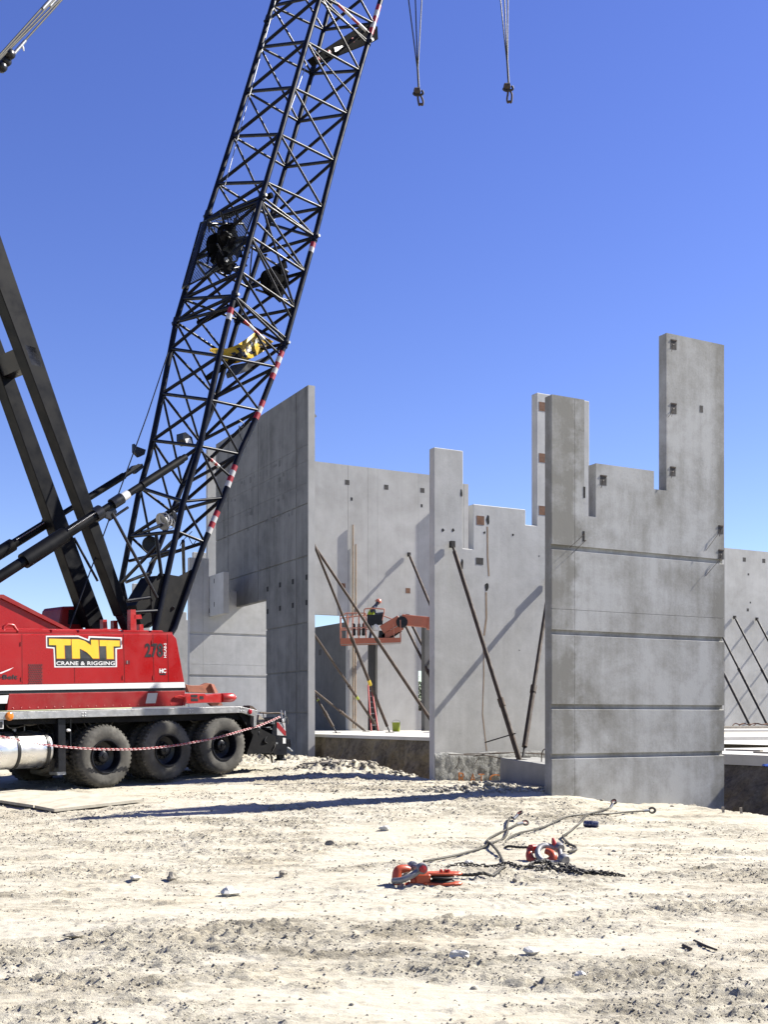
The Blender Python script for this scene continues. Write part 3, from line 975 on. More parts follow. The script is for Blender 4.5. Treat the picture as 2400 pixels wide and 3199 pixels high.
# wall running back from the far wall's big opening (its shaded side shows)
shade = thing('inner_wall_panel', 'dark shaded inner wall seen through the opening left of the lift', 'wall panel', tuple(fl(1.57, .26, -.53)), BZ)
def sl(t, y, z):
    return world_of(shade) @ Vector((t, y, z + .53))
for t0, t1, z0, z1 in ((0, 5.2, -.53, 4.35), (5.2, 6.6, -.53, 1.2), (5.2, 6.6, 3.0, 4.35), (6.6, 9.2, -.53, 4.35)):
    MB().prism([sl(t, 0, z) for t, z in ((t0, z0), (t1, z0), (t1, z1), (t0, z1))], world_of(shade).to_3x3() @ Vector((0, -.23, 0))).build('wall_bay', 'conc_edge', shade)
for t, z, s in ((3.4, 3.4, .35), (4.4, 2.8, .35), (2.6, 3.0, .3)):
    MB().prism([sl(a, .004, b) for a, b in ((t, z), (t + s, z), (t + s, z + s * .9), (t, z + s * .9))], world_of(shade).to_3x3() @ Vector((0, -.01, 0))).build('embed_plate', 'dark_pocket', shade)
# pier under the lift's arm
pp = at(1327, 2282, 49.0)
pier = thing('concrete_pier', 'slim grey concrete pier behind the edge of the smooth panel', 'pier', (pp.x, pp.y, ZU), AZ)
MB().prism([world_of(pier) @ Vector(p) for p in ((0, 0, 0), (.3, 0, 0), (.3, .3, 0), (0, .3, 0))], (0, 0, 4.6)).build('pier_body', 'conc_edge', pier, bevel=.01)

# ---- back wall on the right
F2P0 = (at(2265, 0, 74.2).x, 74.2)
base2 = Vector(F2P0) - A2 * 21.0
back = thing('back_wall_panel', 'long pale concrete wall far back at the right edge', 'wall panel', (base2.x, base2.y, ZU), AZ)
for i in range(6):
    a, b = i * 7.0, i * 7.0 + 6.975
    MB().prism([world_of(back) @ Vector(p) for p in ((a, 0, 0), (b, 0, 0), (b, 0, 11.88), (a, 0, 11.88))], dir_in(back, .23)).build('wall_bay', 'conc_f', back)
bu = lambda px, py: (uv_on((base2.x, base2.y), px, py))
for px, py, s in ((2326, 1748, .28), (2387, 1752, .28), (2339, 1794, .14), (2337, 1905, .2), (2345, 1882, .12)):
    u, z = bu(px, py)
    pts = [(u - s / 2, z - s / 2), (u + s / 2, z - s / 2), (u + s / 2, z + s / 2), (u - s / 2, z + s / 2)]
    MB().prism([world_of(back) @ Vector((a, -.004, b + .53)) for a, b in pts], dir_in(back, .02)).build('form_pocket', 'dark_pocket', back)

# ---- concrete deadman block between the two notched panels
p1, p2 = at(1564, 2366, 25.0), at(1720, 2390, 23.15)
d = (p2 - p1); dn = Vector((d.x, d.y, 0)).normalized(); side = Vector((-dn.y, dn.x, 0))
if side.x < 0: side = -side
blk = thing('deadman_block', 'dark-faced concrete anchor block on the soil, at the feet of two braces', 'concrete block', (p1.x, p1.y, zg(p1.x, p1.y) - .1))
bot = [p1 - Vector((.03, 0, .85)), p2 - Vector((-.02, 0, .85)), p2 + side * 1.0 - Vector((0, 0, .85)), p1 + side * 1.0 - Vector((0, 0, .85))]
topv = [p1, p2, p2 + side * .95, p1 + side * .95]
mb = MB(); mb.add([bot[0], bot[1], bot[2], bot[3]] + topv, [(0, 1, 2, 3), (4, 5, 6, 7), (0, 1, 5, 4), (1, 2, 6, 5), (2, 3, 7, 6), (3, 0, 4, 7)])
mb.build('block_body', 'conc_b', blk, bevel=.015)
c0 = at(1661, 2368, 23.9) + side * .25
MB().path(smoothpath([c0 + Vector((0, 0, -.1)), c0 + Vector((.01, 0, .1)), c0 + Vector((.06, -.02, .19)), c0 + Vector((.13, -.04, .17)), c0 + Vector((.16, -.06, .05)), c0 + Vector((.17, -.07, -.14))], 5), .012, 6).build('lifting_loop', 'rusty', blk)

# unseen panel added beyond the frame to cast shadow on trench and near panel
side_p = thing('shadow_caster_panel', 'unseen low concrete panel added beyond the right edge to cast shadow', 'wall panel', tuple(ab(23, 11, ZL)), BZ)
MB().prism([ab(23, 11, ZL), ab(23, 17.3, ZL), ab(23, 17.3, H0 + 3.49), ab(23, 11, H0 + 3.49)], (A2.x * .23, A2.y * .23, 0)).build('panel_body', 'conc_p', side_p, bevel=.012)


# ================================================================== CRANE
DT = Vector((.676, .737, 0)).normalized()          # along the carrier, away to the right
NT = Vector((DT.y, -DT.x, 0))                      # out of its near side
OT = at(333, 2362, 22.8)


def T(px, py, off=0.0):
    """pixel -> point on the vertical plane `off` metres outside the tyre faces of the near side"""
    p0 = OT + NT * off
    return onplane(px, py, (p0.x, p0.y), (NT.x, NT.y))


g0 = T(333, 2460, -1.6)
crane = thing('lattice_crane', 'large red truck crane with black lattice boom parked at left', 'crane', (g0.x, g0.y, g0.z))


def plate(px_pts, off, depth, name, mat, parent=None, bevel=0.0, label=None):
    """outline on a plane parallel to the crane's side, `depth` metres thick inwards"""
    return MB().prism([T(x, y, off) for x, y in px_pts], -NT * depth).build(name, mat, parent or crane, bevel=bevel, label=label)


# --- carrier deck and frame
DOFF = .02
deck = MB().prism([T(x, y, DOFF) for x, y in ((-760, 2242), (752, 2206.3), (805, 2219), (801, 2270), (793, 2270), (793, 2237), (755, 2226), (-760, 2270))], -NT * .10).build('deck_edge', 'alu', crane, bevel=.006)
MB().prism([T(x, y, DOFF - .101) for x, y in ((-758, 2243), (752, 2207.5), (800, 2220), (800, 2226), (752, 2214), (-758, 2250))], -NT * 3.0).build('deck_plate', 'alu', crane)
MB().prism([T(x, y, DOFF - 3.102) for x, y in ((-760, 2242), (752, 2206.3), (805, 2219), (801, 2270), (793, 2270), (793, 2237), (755, 2226), (-760, 2270))], -NT * .10).build('deck_edge', 'alu', crane)
for px, py in ((262, 2231), (597, 2220), (756, 2215)):
    for dx in (-4, 4):
        for dy in (-4.5, 4.5):
            MB().lathe([(.014, 0), (.014, .010), (.006, .014)], T(px + dx, py + dy, DOFF), NT, 8).build('rivet', 'decal_white', deck)
plate([(-760, 2262), (770, 2228), (800, 2240), (800, 2330), (-760, 2365)], -.75, .35, 'chassis_rail', 'chassis')
plate([(-760, 2262), (770, 2228), (800, 2240), (800, 2330), (-760, 2365)], -2.1, .35, 'chassis_rail', 'chassis')
plate([(-760, 2256), (775, 2222), (785, 2232), (785, 2246), (-760, 2282)], -.13, 2.95, 'under_deck', 'chassis')
for x in (-420, -120, 150, 250, 440, 640, 780):
    plate([(x, 2285 - x * .018), (x + 14, 2285 - x * .018), (x + 14, 2345 - x * .02), (x, 2345 - x * .02)], -1.0, 1.2, 'cross_member', 'chassis')
plate([(755, 2232), (793, 2240), (800, 2268), (862, 2300), (862, 2352), (770, 2356), (790, 2300)], -.12, 2.9, 'rear_frame', 'chassis')
plate([(745, 2228), (760, 2226), (802, 2290), (792, 2296)], -.06, .08, 'mudguard_stay', 'chassis')

# --- wheels
WC = [(333, 2362), (527, 2343), (702, 2327)]
R_T = .645


def wheel(c, sgn, name='wheel'):
    """c = centre of the outer tyre face; sgn = +1 on the near side"""
    ax = NT * sgn
    w = .40
    prof = [(.335, -.03), (.40, -.005), (.50, .0), (.585, -.018), (.622, -.055), (R_T - .006, -.085), (R_T - .006, -w + .085), (.622, -w + .055), (.585, -w + .018), (.50, -w), (.40, -w + .005), (.335, -w + .03)]
    ty = MB().lathe(prof, c, ax, 56, caps=False).build('tyre', 'rubber', crane, smooth=True)
    lug = MB()
    up = ax.orthogonal().normalized(); wv = ax.cross(up)
    for k in range(44):
        for half, sh in ((0, 0), (1, .5)):
            a = 2 * math.pi * (k + sh) / 44
            e = up * math.cos(a) + wv * math.sin(a); tdir = (wv * math.cos(a) - up * math.sin(a))
            d0, d1 = (-.035, -.17) if half == 0 else (-w + .035, -w + .17)
            q = []
            for rr, dd, hw in ((.600, d0, .024), (R_T + .006, d0 - .03 * (1 if half == 0 else -1), .024), (R_T + .006, d1, .020), (R_T - .03, d1, .020)):
                for s in (-1, 1):
                    q.append(c + ax * dd + e * rr + tdir * hw * s)
            lug.add(q, [(0, 1, 3, 2), (2, 3, 5, 4), (4, 5, 7, 6), (0, 2, 4, 6), (1, 7, 5, 3)])
    lug.build('tread_lugs', 'tread', ty, kind='stuff')
    rim = MB().lathe([(.338, -.02), (.350, -.005), (.345, .008), (.325, .006), (.315, -.02), (.30, -.20), (.19, -.24), (.05, -.25)], c, ax, 40, caps=False).build('rim', 'black', crane, smooth=True)
    hub = MB().lathe([(.19, -.245), (.19, -.22), (.135, -.215), (.125, -.10), (.115, -.085), (.05, -.08), (.045, -.055), (.0, -.05)], c, ax, 28)
    for k in range(10):
        a = 2 * math.pi * k / 10
        p = c + ax * -.225 + (up * math.cos(a) + wv * math.sin(a)) * .163
        hub.tube(p, p + ax * .04, .014, 6)
    for k in range(20):
        a = 2 * math.pi * k / 20
        p = c + ax * -.215 + (up * math.cos(a) + wv * math.sin(a)) * .128
        hub.tube(p, p + ax * .13, .008, 5)
    hub.build('hub', 'black', rim, smooth=True)
    return ty


for i, (px, py) in enumerate(WC):
    c = T(px, py, 0)
    wheel(c, 1)
    wheel(c - NT * .50, 1)
    wheel(c - NT * 3.0, -1)
    ax = MB().tube(c - NT * .3, c - NT * 2.7, .09, 10)
    ax.lathe([(.09, 0), (.22, .1), (.26, .3), (.22, .5), (.09, .6)], c - NT * 1.8, NT, 16)
    ax.build('axle', 'chassis', crane, smooth=True)
for px in (-310, -560):        # front steering axles, outside the picture
    c = T(px, 2362 + (333 - px) * .11, 0)
    wheel(c, 1); wheel(c - NT * 3.0, -1)

# --- fuel tank, post, step, tool drum
tk = T(60, 2341, -.42)
pa, pb = T(-120, 2350, -.42), T(138, 2338, -.42)
axv = (pb - pa).normalized(); L = (pb - pa).length
tank = MB().lathe([(.0, -.02), (.25, -.015), (.345, .0), (.37, .03), (.37, L - .03), (.345, L), (.25, L + .03), (.0, L + .04)], pa, axv, 40).build('fuel_tank', 'chrome', crane, smooth=True)
for px in (31, 124, -60):
    q = T(px, 2342, -.42)
    s = (q - pa).dot(axv)
    MB().lathe([(.375, s - .035), (.383, s - .03), (.383, s + .03), (.375, s + .035)], pa, axv, 40).build('tank_strap', 'decal_black', tank, smooth=True)
MB().lathe([(.05, .36), (.05, .41), (.045, .42)], pa + axv * (L * .62), Vector((0, 0, 1)), 14).build('filler_cap', 'steel', tank)
MB().tube(pa + axv * (L * .75) + Vector((0, 0, .36)), pa + axv * (L * .75) + Vector((0, 0, .5)), .012).build('breather_pipe', 'steel', tank)
plate([(182, 2246), (205, 2246), (206, 2418), (183, 2418)], -.06, .16, 'step_post', 'black', bevel=.006)
plate([(219, 2245), (223, 2245), (223, 2330), (219, 2330)], -.12, .05, 'bracket_post', 'black')
MB().lathe([(.02, 0), (.03, .02), (.03, .06), (.02, .08)], T(208, 2281, -.06), DT, 8).build('side_marker', 'decal_white', crane)
drum = MB()
dc = T(150, 2352, -.75)
for k in range(14):
    a = 2 * math.pi * k / 14
    drum.path([dc + Vector((0, 0, 1)) * math.cos(a) * .12 + DT * math.sin(a) * .12 + NT * .25, dc + Vector((0, 0, 1)) * math.cos(a) * .34 + DT * math.sin(a) * .34 + NT * .28, dc + Vector((0, 0, 1)) * math.cos(a) * .42 + DT * math.sin(a) * .42 + NT * .05, dc + Vector((0, 0, 1)) * math.cos(a) * .40 + DT * math.sin(a) * .40 - NT * .3], .065, 7)
drum.build('air_cleaner', 'rubber', crane, smooth=True)
plate([(178, 2412), (206, 2410), (206, 2419), (180, 2421)], -.02, .3, 'step', 'steel')
MB().lathe([(.085, 0), (.085, .012), (.07, .03), (.03, .036)], T(29, 2237, DOFF), NT, 20).build('marker_light', 'amber', deck, smooth=True)
plate([(-10, 2250), (11, 2250), (11, 2276), (-10, 2276)], .0, .01, 'plate_rim', 'decal_white')
plate([(-30, 2253), (8.5, 2253), (8.5, 2273), (-30, 2273)], .004, .006, 'number_plate', 'decal_black')
MB().lathe([(.06, 0), (.06, .012), (.05, .02)], T(781, 2222.5, DOFF), NT, 16).build('rear_marker_light', 'red_lens', deck, smooth=True)

# --- house (upper works)
HO = -.02
HD = 2.95
upper = [(-760, 1984), (538, 1979), (552, 1995), (577, 2131), (-760, 2153)]
house = plate(upper, HO, HD, 'house_body', 'red', bevel=.015)
plate([(-760, 2152.5), (576.8, 2130.5), (579.2, 2147.5), (-760, 2169)], HO + .004, .03, 'white_stripe', 'decal_white', house)
plate([(-760, 2153), (577, 2131), (579, 2148), (580, 2157), (-760, 2182)], HO - .02, HD - .1, 'house_sill', 'decal_black')
plate([(22, 2219.5), (28, 2167), (579, 2157), (573, 2204.5)], HO - .006, HD - .04, 'house_skirt', 'red_dull', bevel=.01)
plate([(-760, 2240), (-760, 2180), (26, 2168), (21, 2220)], HO - .08, HD - .2, 'house_skirt', 'chassis')
plate([(8, 2172), (27, 2171), (22, 2197), (-40, 2198), (-36, 2173)], HO - .002, .02, 'reflector_panel', 'decal_white')
plate([(462, 2165), (493, 2164), (486, 2196), (455, 2197)], HO, .02, 'reflector_panel', 'refl_white')
# roof lids along the top edge
for x0, x1 in ((-200, 52), (55, 157), (160, 241), (245, 378), (383, 466), (470, 511)):
    y0 = 1966 + x0 * .006; y1 = 1966 + x1 * .006
    plate([(x0 + 2, y0), (x1 - 3, y1), (x1, y1 + 5), (x1, y1 + 10.5), (x0, y0 + 11.5)], HO - .05, .6, 'roof_lid', 'red', bevel=.012)
plate([(-200, 1978), (538, 1974), (540, 1981), (-200, 1986)], HO - .03, HD - .06, 'roof_plate', 'red_dull')
# panel seams, latch, grille
for px in (385, 477, 522):
    plate([(px, 1981), (px + 1.1, 1981), (px + 5.1, 2131), (px + 4, 2131)], HO + .002, .004, 'panel_seam', 'chassis', house)
plate([(391, 2062), (405, 2062), (405, 2075), (391, 2075)], HO + .003, .01, 'latch_recess', 'red_dull', house)
plate([(396, 2063.5), (399, 2063.5), (399, 2073), (396, 2073)], HO + .012, .012, 'latch', 'steel', house)
plate([(402, 2063), (405, 2063), (405, 2074), (402, 2074)], HO + .006, .006, 'latch_slot', 'decal_black', house)
gr = plate([(88, 2074), (134, 2073.5), (135, 2139), (89, 2140)], HO + .003, .01, 'vent_grille', 'red_dull', house)
mb = MB()
for r in range(11):
    for c in range(8):
        x = 91 + c * 5.6 + (2.8 if r % 2 else 0); y = 2077 + r * 5.7
        if x > 132: continue
        mb.prism([T(x + a, y + b, HO + .0065) for a, b in ((-2.3, 0), (0, -2.6), (2.3, 0), (0, 2.6))], -NT * .003)
mb.build('grille_holes', 'decal_black', gr, kind='stuff')

for px in (68, 232):
    plate([(px, 1981.5), (px + 1, 1981.5), (px + 2, 2136 - px * .017), (px + 1, 2136 - px * .017)], HO + .002, .004, 'panel_seam', 'chassis', house)
for px, py in ((381, 2000), (383, 2110), (474, 2000), (478, 2110), (64, 2005), (66, 2115)):
    plate([(px, py), (px + 3, py), (px + 3, py + 12), (px, py + 12)], HO + .012, .014, 'door_hinge', 'red_dull', house)
for px in range(40, 560, 26):
    MB().lathe([(.012, 0), (.012, .006), (.005, .009)], T(px, 2212 - (px - 22) * .0254, HO - .006), NT, 6).build('skirt_bolt', 'redtrim', house)

# lettering
def lettering(body, x0, y0, x1, y1, mat, name, skew=0.0, bold=0.0, off=HO + .007, slope=0.0, parent=None, rot=False, space=1.0):
    v, f = text_mesh(body, space, bold)
    mb = MB(); pts = []
    for a, b in v:
        if rot: a, b = 1 - b, a
        x = x0 + (x1 - x0) * a; y = y1 + (y0 - y1) * b + slope * (x1 - x0) * a
        x += skew * b * (y1 - y0)
        pts.append(T(x, y, off))
    mb.add(pts, f)
    return mb.build(name, mat, parent or house)


S = 4.882
D = lambda pts: [(80 + x / S, 1960 + y / S) for x, y in pts]
logo = plate(D([(310, 125), (805, 122), (952, 180), (962, 130), (1468, 150), (1475, 322), (1392, 330), (1394, 603), (438, 608), (425, 320), (314, 312)]), HO + .003, .002, 'sign_decal', 'decal_white', house)
plate(D([(330, 145), (800, 143), (972, 208), (985, 155), (1448, 170), (1454, 305), (1368, 312), (1372, 588), (460, 588), (445, 300), (333, 292)]), HO + .005, .002, 'decal_backing', 'decal_black', logo)
for pts in ([(592, 272), (700, 272), (712, 470), (596, 470)], [(832, 330), (1000, 470), (838, 470)], [(1130, 285), (1225, 290), (1232, 470), (1130, 470)]):
    plate(D(pts), HO + .006, .001, 'decal_fill', 'decal_grey', logo)
TT_ = [[(358, 170), (688, 178), (688, 272), (590, 272), (598, 472), (474, 472), (468, 270), (358, 268)],
       [(700, 178), (820, 180), (905, 205), (1000, 275), (995, 188), (1108, 192), (1122, 472), (1022, 472), (985, 425), (930, 375), (880, 345), (826, 322), (832, 472), (712, 472)],
       [(1128, 192), (1432, 200), (1436, 288), (1338, 288), (1345, 478), (1238, 478), (1230, 284), (1130, 284)]]
for pts in TT_:
    cx = sum(p[0] for p in pts) / len(pts); cy = sum(p[1] for p in pts) / len(pts)
    plate(D([(x + (7 if x > cx else -5), y + (8 if y > cy else -4)) for x, y in pts]), HO + .007, .001, 'decal_letter_edge', 'decal_orange', logo)
    plate(D(pts), HO + .009, .001, 'decal_letter', 'decal_yellow', logo)
(lx0, ly0), (lx1, ly1) = D([(468, 515)])[0], D([(1362, 574)])[0]
lettering('CRANE & RIGGING', lx0, ly0, lx1, ly1, 'decal_white', 'decal_words', 0, .022, HO + .0085, parent=logo, space=1.06)
lettering('278', 453, 2009, 510, 2053, 'decal_black', 'number_decal', .0, .03)
lettering('HYLAB-5', 512, 2009, 520, 2054, 'decal_white', 'model_decal', rot=True, bold=.02)
lettering('HC', 498, 2088, 519, 2102, 'decal_white', 'model_decal', bold=.045)
plate([(499, 2104), (518, 2104), (518, 2108), (499, 2108)], HO + .004, .002, 'decal_bar', 'decal_black', house)
lettering('Link-Belt', -52, 2107, 55, 2121, 'decal_black', 'maker_decal', bold=.02, space=1.0)
plate([(-40, 2107), (0, 2101), (25, 2091), (43, 2084), (30, 2093), (4, 2104)], HO + .004, .002, 'swoosh_decal', 'decal_white', house)

# higher housing behind, cab, uprights
plate([(-420, 1862), (9, 1863), (212, 1966), (205, 1972), (-420, 1975)], -.75, .9, 'winch_housing', 'red', bevel=.01)
plate([(-420, 1855), (11, 1857), (220, 1965), (205, 1968), (4, 1868), (-420, 1866)], -.70, 1.0, 'housing_flange', 'red_dull')
cab = plate([(186, 1958), (187, 1938), (193, 1903), (200, 1894), (240, 1893), (262, 1895), (262, 1975), (186, 1975)], -2.55, .85, 'cab', 'red_dull', bevel=.03)
plate([(215, 1905), (255, 1905), (255, 1950), (212, 1950)], -2.545, .02, 'cab_window', 'glass', cab)
for x0, y0, x1, y1, o in ((408, 1904, 424, 1968, -.5), (418, 1920, 441, 1933, -.5), (436, 1950, 447, 1975, -.5), (322, 1935, 334, 1975, -.9), (355, 1938, 367, 1975, -1.3)):
    plate([(x0, y0), (x1, y0), (x1 + 3, y1), (x0, y1)], o, .12, 'boom_foot_lug', 'redtrim')
MB().path([T(9, 1975, -.1), T(12, 1958, -.1), T(25, 1950, -.1), T(42, 1953, -.1), T(50, 1966, -.1), T(58, 1974, -.1)], .03, 8).build('grab_handle', 'redtrim', crane, smooth=True)
MB().path([T(-100, 1962, -.3), T(215, 1967, -.3), T(380, 1966, -.3)], .012, 6).build('roof_rail', 'redtrim', crane)

# red outrigger arm and cylinder behind the house
plate([(575, 2166), (640, 2166), (645, 2171), (692, 2165), (692, 2195), (640, 2195), (590, 2198), (575, 2194)], -.25, .28, 'arm_box', 'redtrim', bevel=.01)
for x, y, w, h in ((597, 2170, 20, 8), (597, 2181, 22, 9), (624, 2174, 12, 10)):
    plate([(x, y), (x + w, y), (x + w, y + h), (x, y + h)], -.246, .02, 'arm_slot', 'decal_black')
ca, cb = T(690, 2179.5, -.38), T(738, 2178, -.38)
MB().lathe([(.09, 0), (.105, .01), (.105, .30), (.09, .36), (.05, .40), (.05, .42), (.0, .43)], ca, (cb - ca), 20).build('outrigger_cylinder', 'redtrim', crane, smooth=True)
plate([(580, 2137), (600, 2141), (632, 2140), (648, 2133), (662, 2135), (680, 2162), (660, 2165), (590, 2162)], -1.3, .12, 'pin_bracket', 'rust_orange', bevel=.006)
plate([(660, 2136), (669, 2137), (682, 2163), (672, 2165)], -1.24, .1, 'bracket_flange', 'lift_pale')
plate([(655, 2196), (692, 2194), (696, 2203), (665, 2205)], -.3, .1, 'arm_foot', 'rust_orange')
MB().path([T(545, 2178, .0), T(560, 2174, .02), T(578, 2176, .02), T(580, 2190, .0), T(575, 2203, 0)], .022, 6).build('lever', 'redtrim', crane, smooth=True)
# rear outrigger box
rb = plate([(856, 2240), (893, 2243), (897, 2300), (897, 2358), (856, 2358), (849, 2300)], -.35, .45, 'outrigger_box', 'black', bevel=.01)
plate([(865, 2255), (891, 2257), (894, 2298), (866, 2296)], -.344, .012, 'chevron_plate', 'refl_white', rb)
plate([(865, 2256), (870, 2256), (893, 2284), (893.5, 2297), (889, 2297), (866, 2272)], -.341, .006, 'chevron_stripe', 'refl_red', rb)
plate([(884, 2304), (893, 2305), (893, 2322), (884, 2322)], -.345, .01, 'data_plate', 'decal_white', rb)
MB().lathe([(.05, 0), (.05, .02), (.03, .03)], T(884, 2250, -.34), NT, 14).build('work_lamp', 'decal_white', rb)
fa = T(876, 2358, -.5)
MB().lathe([(.10, 0), (.10, -.08), (.15, -.10), (.15, -.13)], fa, Vector((0, 0, 1)), 16).build('outrigger_foot', 'black', crane)
plate([(897, 2310), (906, 2308), (910, 2330), (908, 2336), (897, 2332)], -.45, .15, 'outrigger_bracket', 'black')
MB().path([T(897, 2334, -.4), T(905, 2338, -.4), T(913, 2346, -.4)], .02, 6).build('crank_handle', 'steel', crane)
MB().path([T(824, 2238, -.5), T(822, 2228, -.5), T(870, 2226, -.5), T(885, 2232, -.5)], .02, 6).build('grab_rail', 'rusty', crane)
MB().path([T(812, 2226, -.8), T(850, 2228, -.8), T(885, 2228, -.8)], .018, 6).build('grab_rail', 'rusty', crane)
for px, h in ((879, 2217), (890, 2220)):
    MB().path([T(px, 2244, -.5), T(px - 1, h + 8, -.5), T(px, h, -.5)], [.03, .025, .012], 7).build('beacon', 'steel', crane, smooth=True)
plate([(782, 2203), (790, 2206), (806, 2220), (800, 2222), (780, 2210)], -.3, .25, 'tail_bracket', 'rusty')
MB().path([T(890, 2235, -.3), T(898, 2243, -.28), T(899, 2262, -.3)], .01, 5).build('hose', 'rubber', crane)
for x, y, s in ((812, 2262, 8), (830, 2270, 16), (822, 2290, 6), (845, 2275, 5)):
    plate([(x, y), (x + s, y), (x + s, y + 3), (x, y + 3)], -.3, .2, 'frame_tag', 'steel')
plate([(810, 2232), (828, 2248), (822, 2262), (806, 2256)], -.6, .3, 'rope_bundle', 'wood')

rr_ = random.Random(9)
for k in range(26):
    x0, y0 = rr_.uniform(800, 868), rr_.uniform(2240, 2345)
    o0 = rr_.uniform(-.9, -.08)
    if k % 3 == 0:
        w_, h_ = rr_.uniform(5, 14), rr_.uniform(5, 16)
        plate([(x0, y0), (x0 + w_, y0), (x0 + w_, y0 + h_), (x0, y0 + h_)], o0, .12, 'valve_block', rr_.choice(('black', 'chassis', 'steel')))
    else:
        MB().path(smoothpath([T(x0, y0, o0), T(x0 + rr_.uniform(-12, 12), y0 + rr_.uniform(5, 25), o0 + .06), T(x0 + rr_.uniform(-18, 18), y0 + rr_.uniform(20, 45), o0)], 4), rr_.choice((.012, .018, .024)), 6).build('hydraulic_hose', rr_.choice(('chassis', 'rubber', 'black')), crane, smooth=True)
for k in range(16):
    x0 = rr_.uniform(-40, 760); y0 = 2250 - x0 * .025
    MB().path(smoothpath([T(x0, y0, -.3), T(x0 + 20, y0 + rr_.uniform(15, 40), -.28), T(x0 + rr_.uniform(45, 90), y0 + rr_.uniform(2, 30), -.35)], 5), rr_.choice((.012, .018)), 6).build('air_line', rr_.choice(('rubber', 'chassis')), crane, smooth=True)

# --- boom
NEAR, FAR = -.60, -2.60
CH = {  # chord pixels from the foot upwards
    1: ([(405, 1938), (379, 1820), (434, 1538.5), (466, 1426), (505, 1239.5), (550, 1007.6), (649, 673), (728, 427), (812.7, 149), (855.7, 0)], FAR),
    2: ([(484, 1968.6), (570.5, 1578), (624.7, 1394), (685.6, 1113.6), (732, 924.7), (818, 616.6), (875.6, 421), (958.5, 132.5), (998, 0)], NEAR),
    3: ([(422, 1905), (444, 1842), (509, 1676), (570, 1517), (669, 1263), (745, 997.6), (821, 766), (892, 523.5), (975, 232), (1036, 0)], FAR),
    4: ([(520, 2000), (545, 1961), (639, 1694), (697, 1556.6), (747.5, 1419), (808, 1289), (891, 1073.8), (983.8, 742.5), (1044.6, 503.6), (1124, 222), (1190, 0)], NEAR)}


def chx(c, y):
    pts, off = CH[c]
    for (x0, y0), (x1, y1) in zip(pts, pts[1:]):
        if y1 <= y <= y0:
            t = (y0 - y) / (y0 - y1)
            return T(x0 + (x1 - x0) * t, y, off)
    (x0, y0), (x1, y1) = (pts[-2], pts[-1]) if y < pts[-1][1] else (pts[1], pts[0])
    t = (y0 - y) / (y0 - y1)
    return T(x0 + (x1 - x0) * t, y, off)


TIP = at(1450, -1600, 33.97)
chord = {}
for c in CH:
    pts, off = CH[c]
    P3 = [T(x, y, off) for x, y in pts]
    chord[c] = MB().path(P3, .068 if c != 3 else .064, 10).build('boom_chord', 'boom', crane, smooth=True)
NODES = {1: [1676, 1524, 1376, 1230, 1090, 1007, 935, 812, 690, 575, 427, 288, 149, 20, -115],
         2: [1660, 1567, 1394, 1250, 1112, 925, 850, 740, 630, 570, 421, 275, 132, -12, -150],
         3: [1745, 1600, 1517, 1380, 1240, 1115, 1000, 900, 790, 680, 523, 381, 232, 95, -45],
         4: [1694, 1556, 1419, 1283, 1147, 1074, 965, 850, 742, 650, 504, 358, 222, 75, -65]}


def lace(c1, y1, c2, y2, r, mat='boom'):
    a, b = chx(c1, y1), chx(c2, y2)
    MB().tube(a, b, r, 7).build('boom_lacing', mat, chord[c1], smooth=True)


N = 15
for i in range(N):
    thick = .043
    for (p, q) in ((1, 2), (3, 4)):
        lace(p, NODES[p][i], q, NODES[q][i], thick)
        if i + 1 < N:
            lace(p, NODES[p][i], q, NODES[q][i + 1], thick)
    for (p, q) in ((2, 4), (1, 3)):
        lace(p, NODES[p][i], q, NODES[q][i], .034)
        if i > 0:
            lace(p, NODES[p][i], q, NODES[q][i - 1], .030)
# doubled, sunlit lacings of the short insert section
for c1, y1, c2, y2, r in ((2, 630, 4, 965, .03), (2, 616, 4, 742, .034), (2, 690, 4, 850, .03), (2, 740, 4, 1000, .03), (2, 925, 4, 1060, .036), (2, 850, 4, 1074, .03), (1, 935, 2, 925, .045), (1, 690, 2, 616, .045), (3, 1000, 4, 1074, .04), (3, 700, 4, 742, .04), (2, 700, 3, 900, .02), (1, 812, 3, 1000, .022),
                          (1, 1007, 2, 960, .04), (1, 1090, 3, 1115, .03), (2, 132, 4, 300, .022), (2, 1, 4, 132, .03), (1, 63, 2, -70, .04), (2, -12, 4, 140, .028)):
    lace(c1, y1, c2, y2, r)
# pin joints between the sections
for c, ys in ((1, (1007, 673, 63)), (2, (925, 616, -40)), (3, (1000, 690, 225)), (4, (1074, 742, 132))):
    for y in ys:
        p = chx(c, y); d = (chx(c, y - 30) - chx(c, y + 30)).normalized()
        mb = MB().tube(p - d * .10, p + d * .10, .085, 10)
        mb.tube(p - NT * .13, p + NT * .13, .045, 10)
        o = mb.build('joint_pin', 'black', chord[c], smooth=True)
        MB().tube(p + NT * .128, p + NT * .165, .034, 8).build('pin_end', 'steel', o)
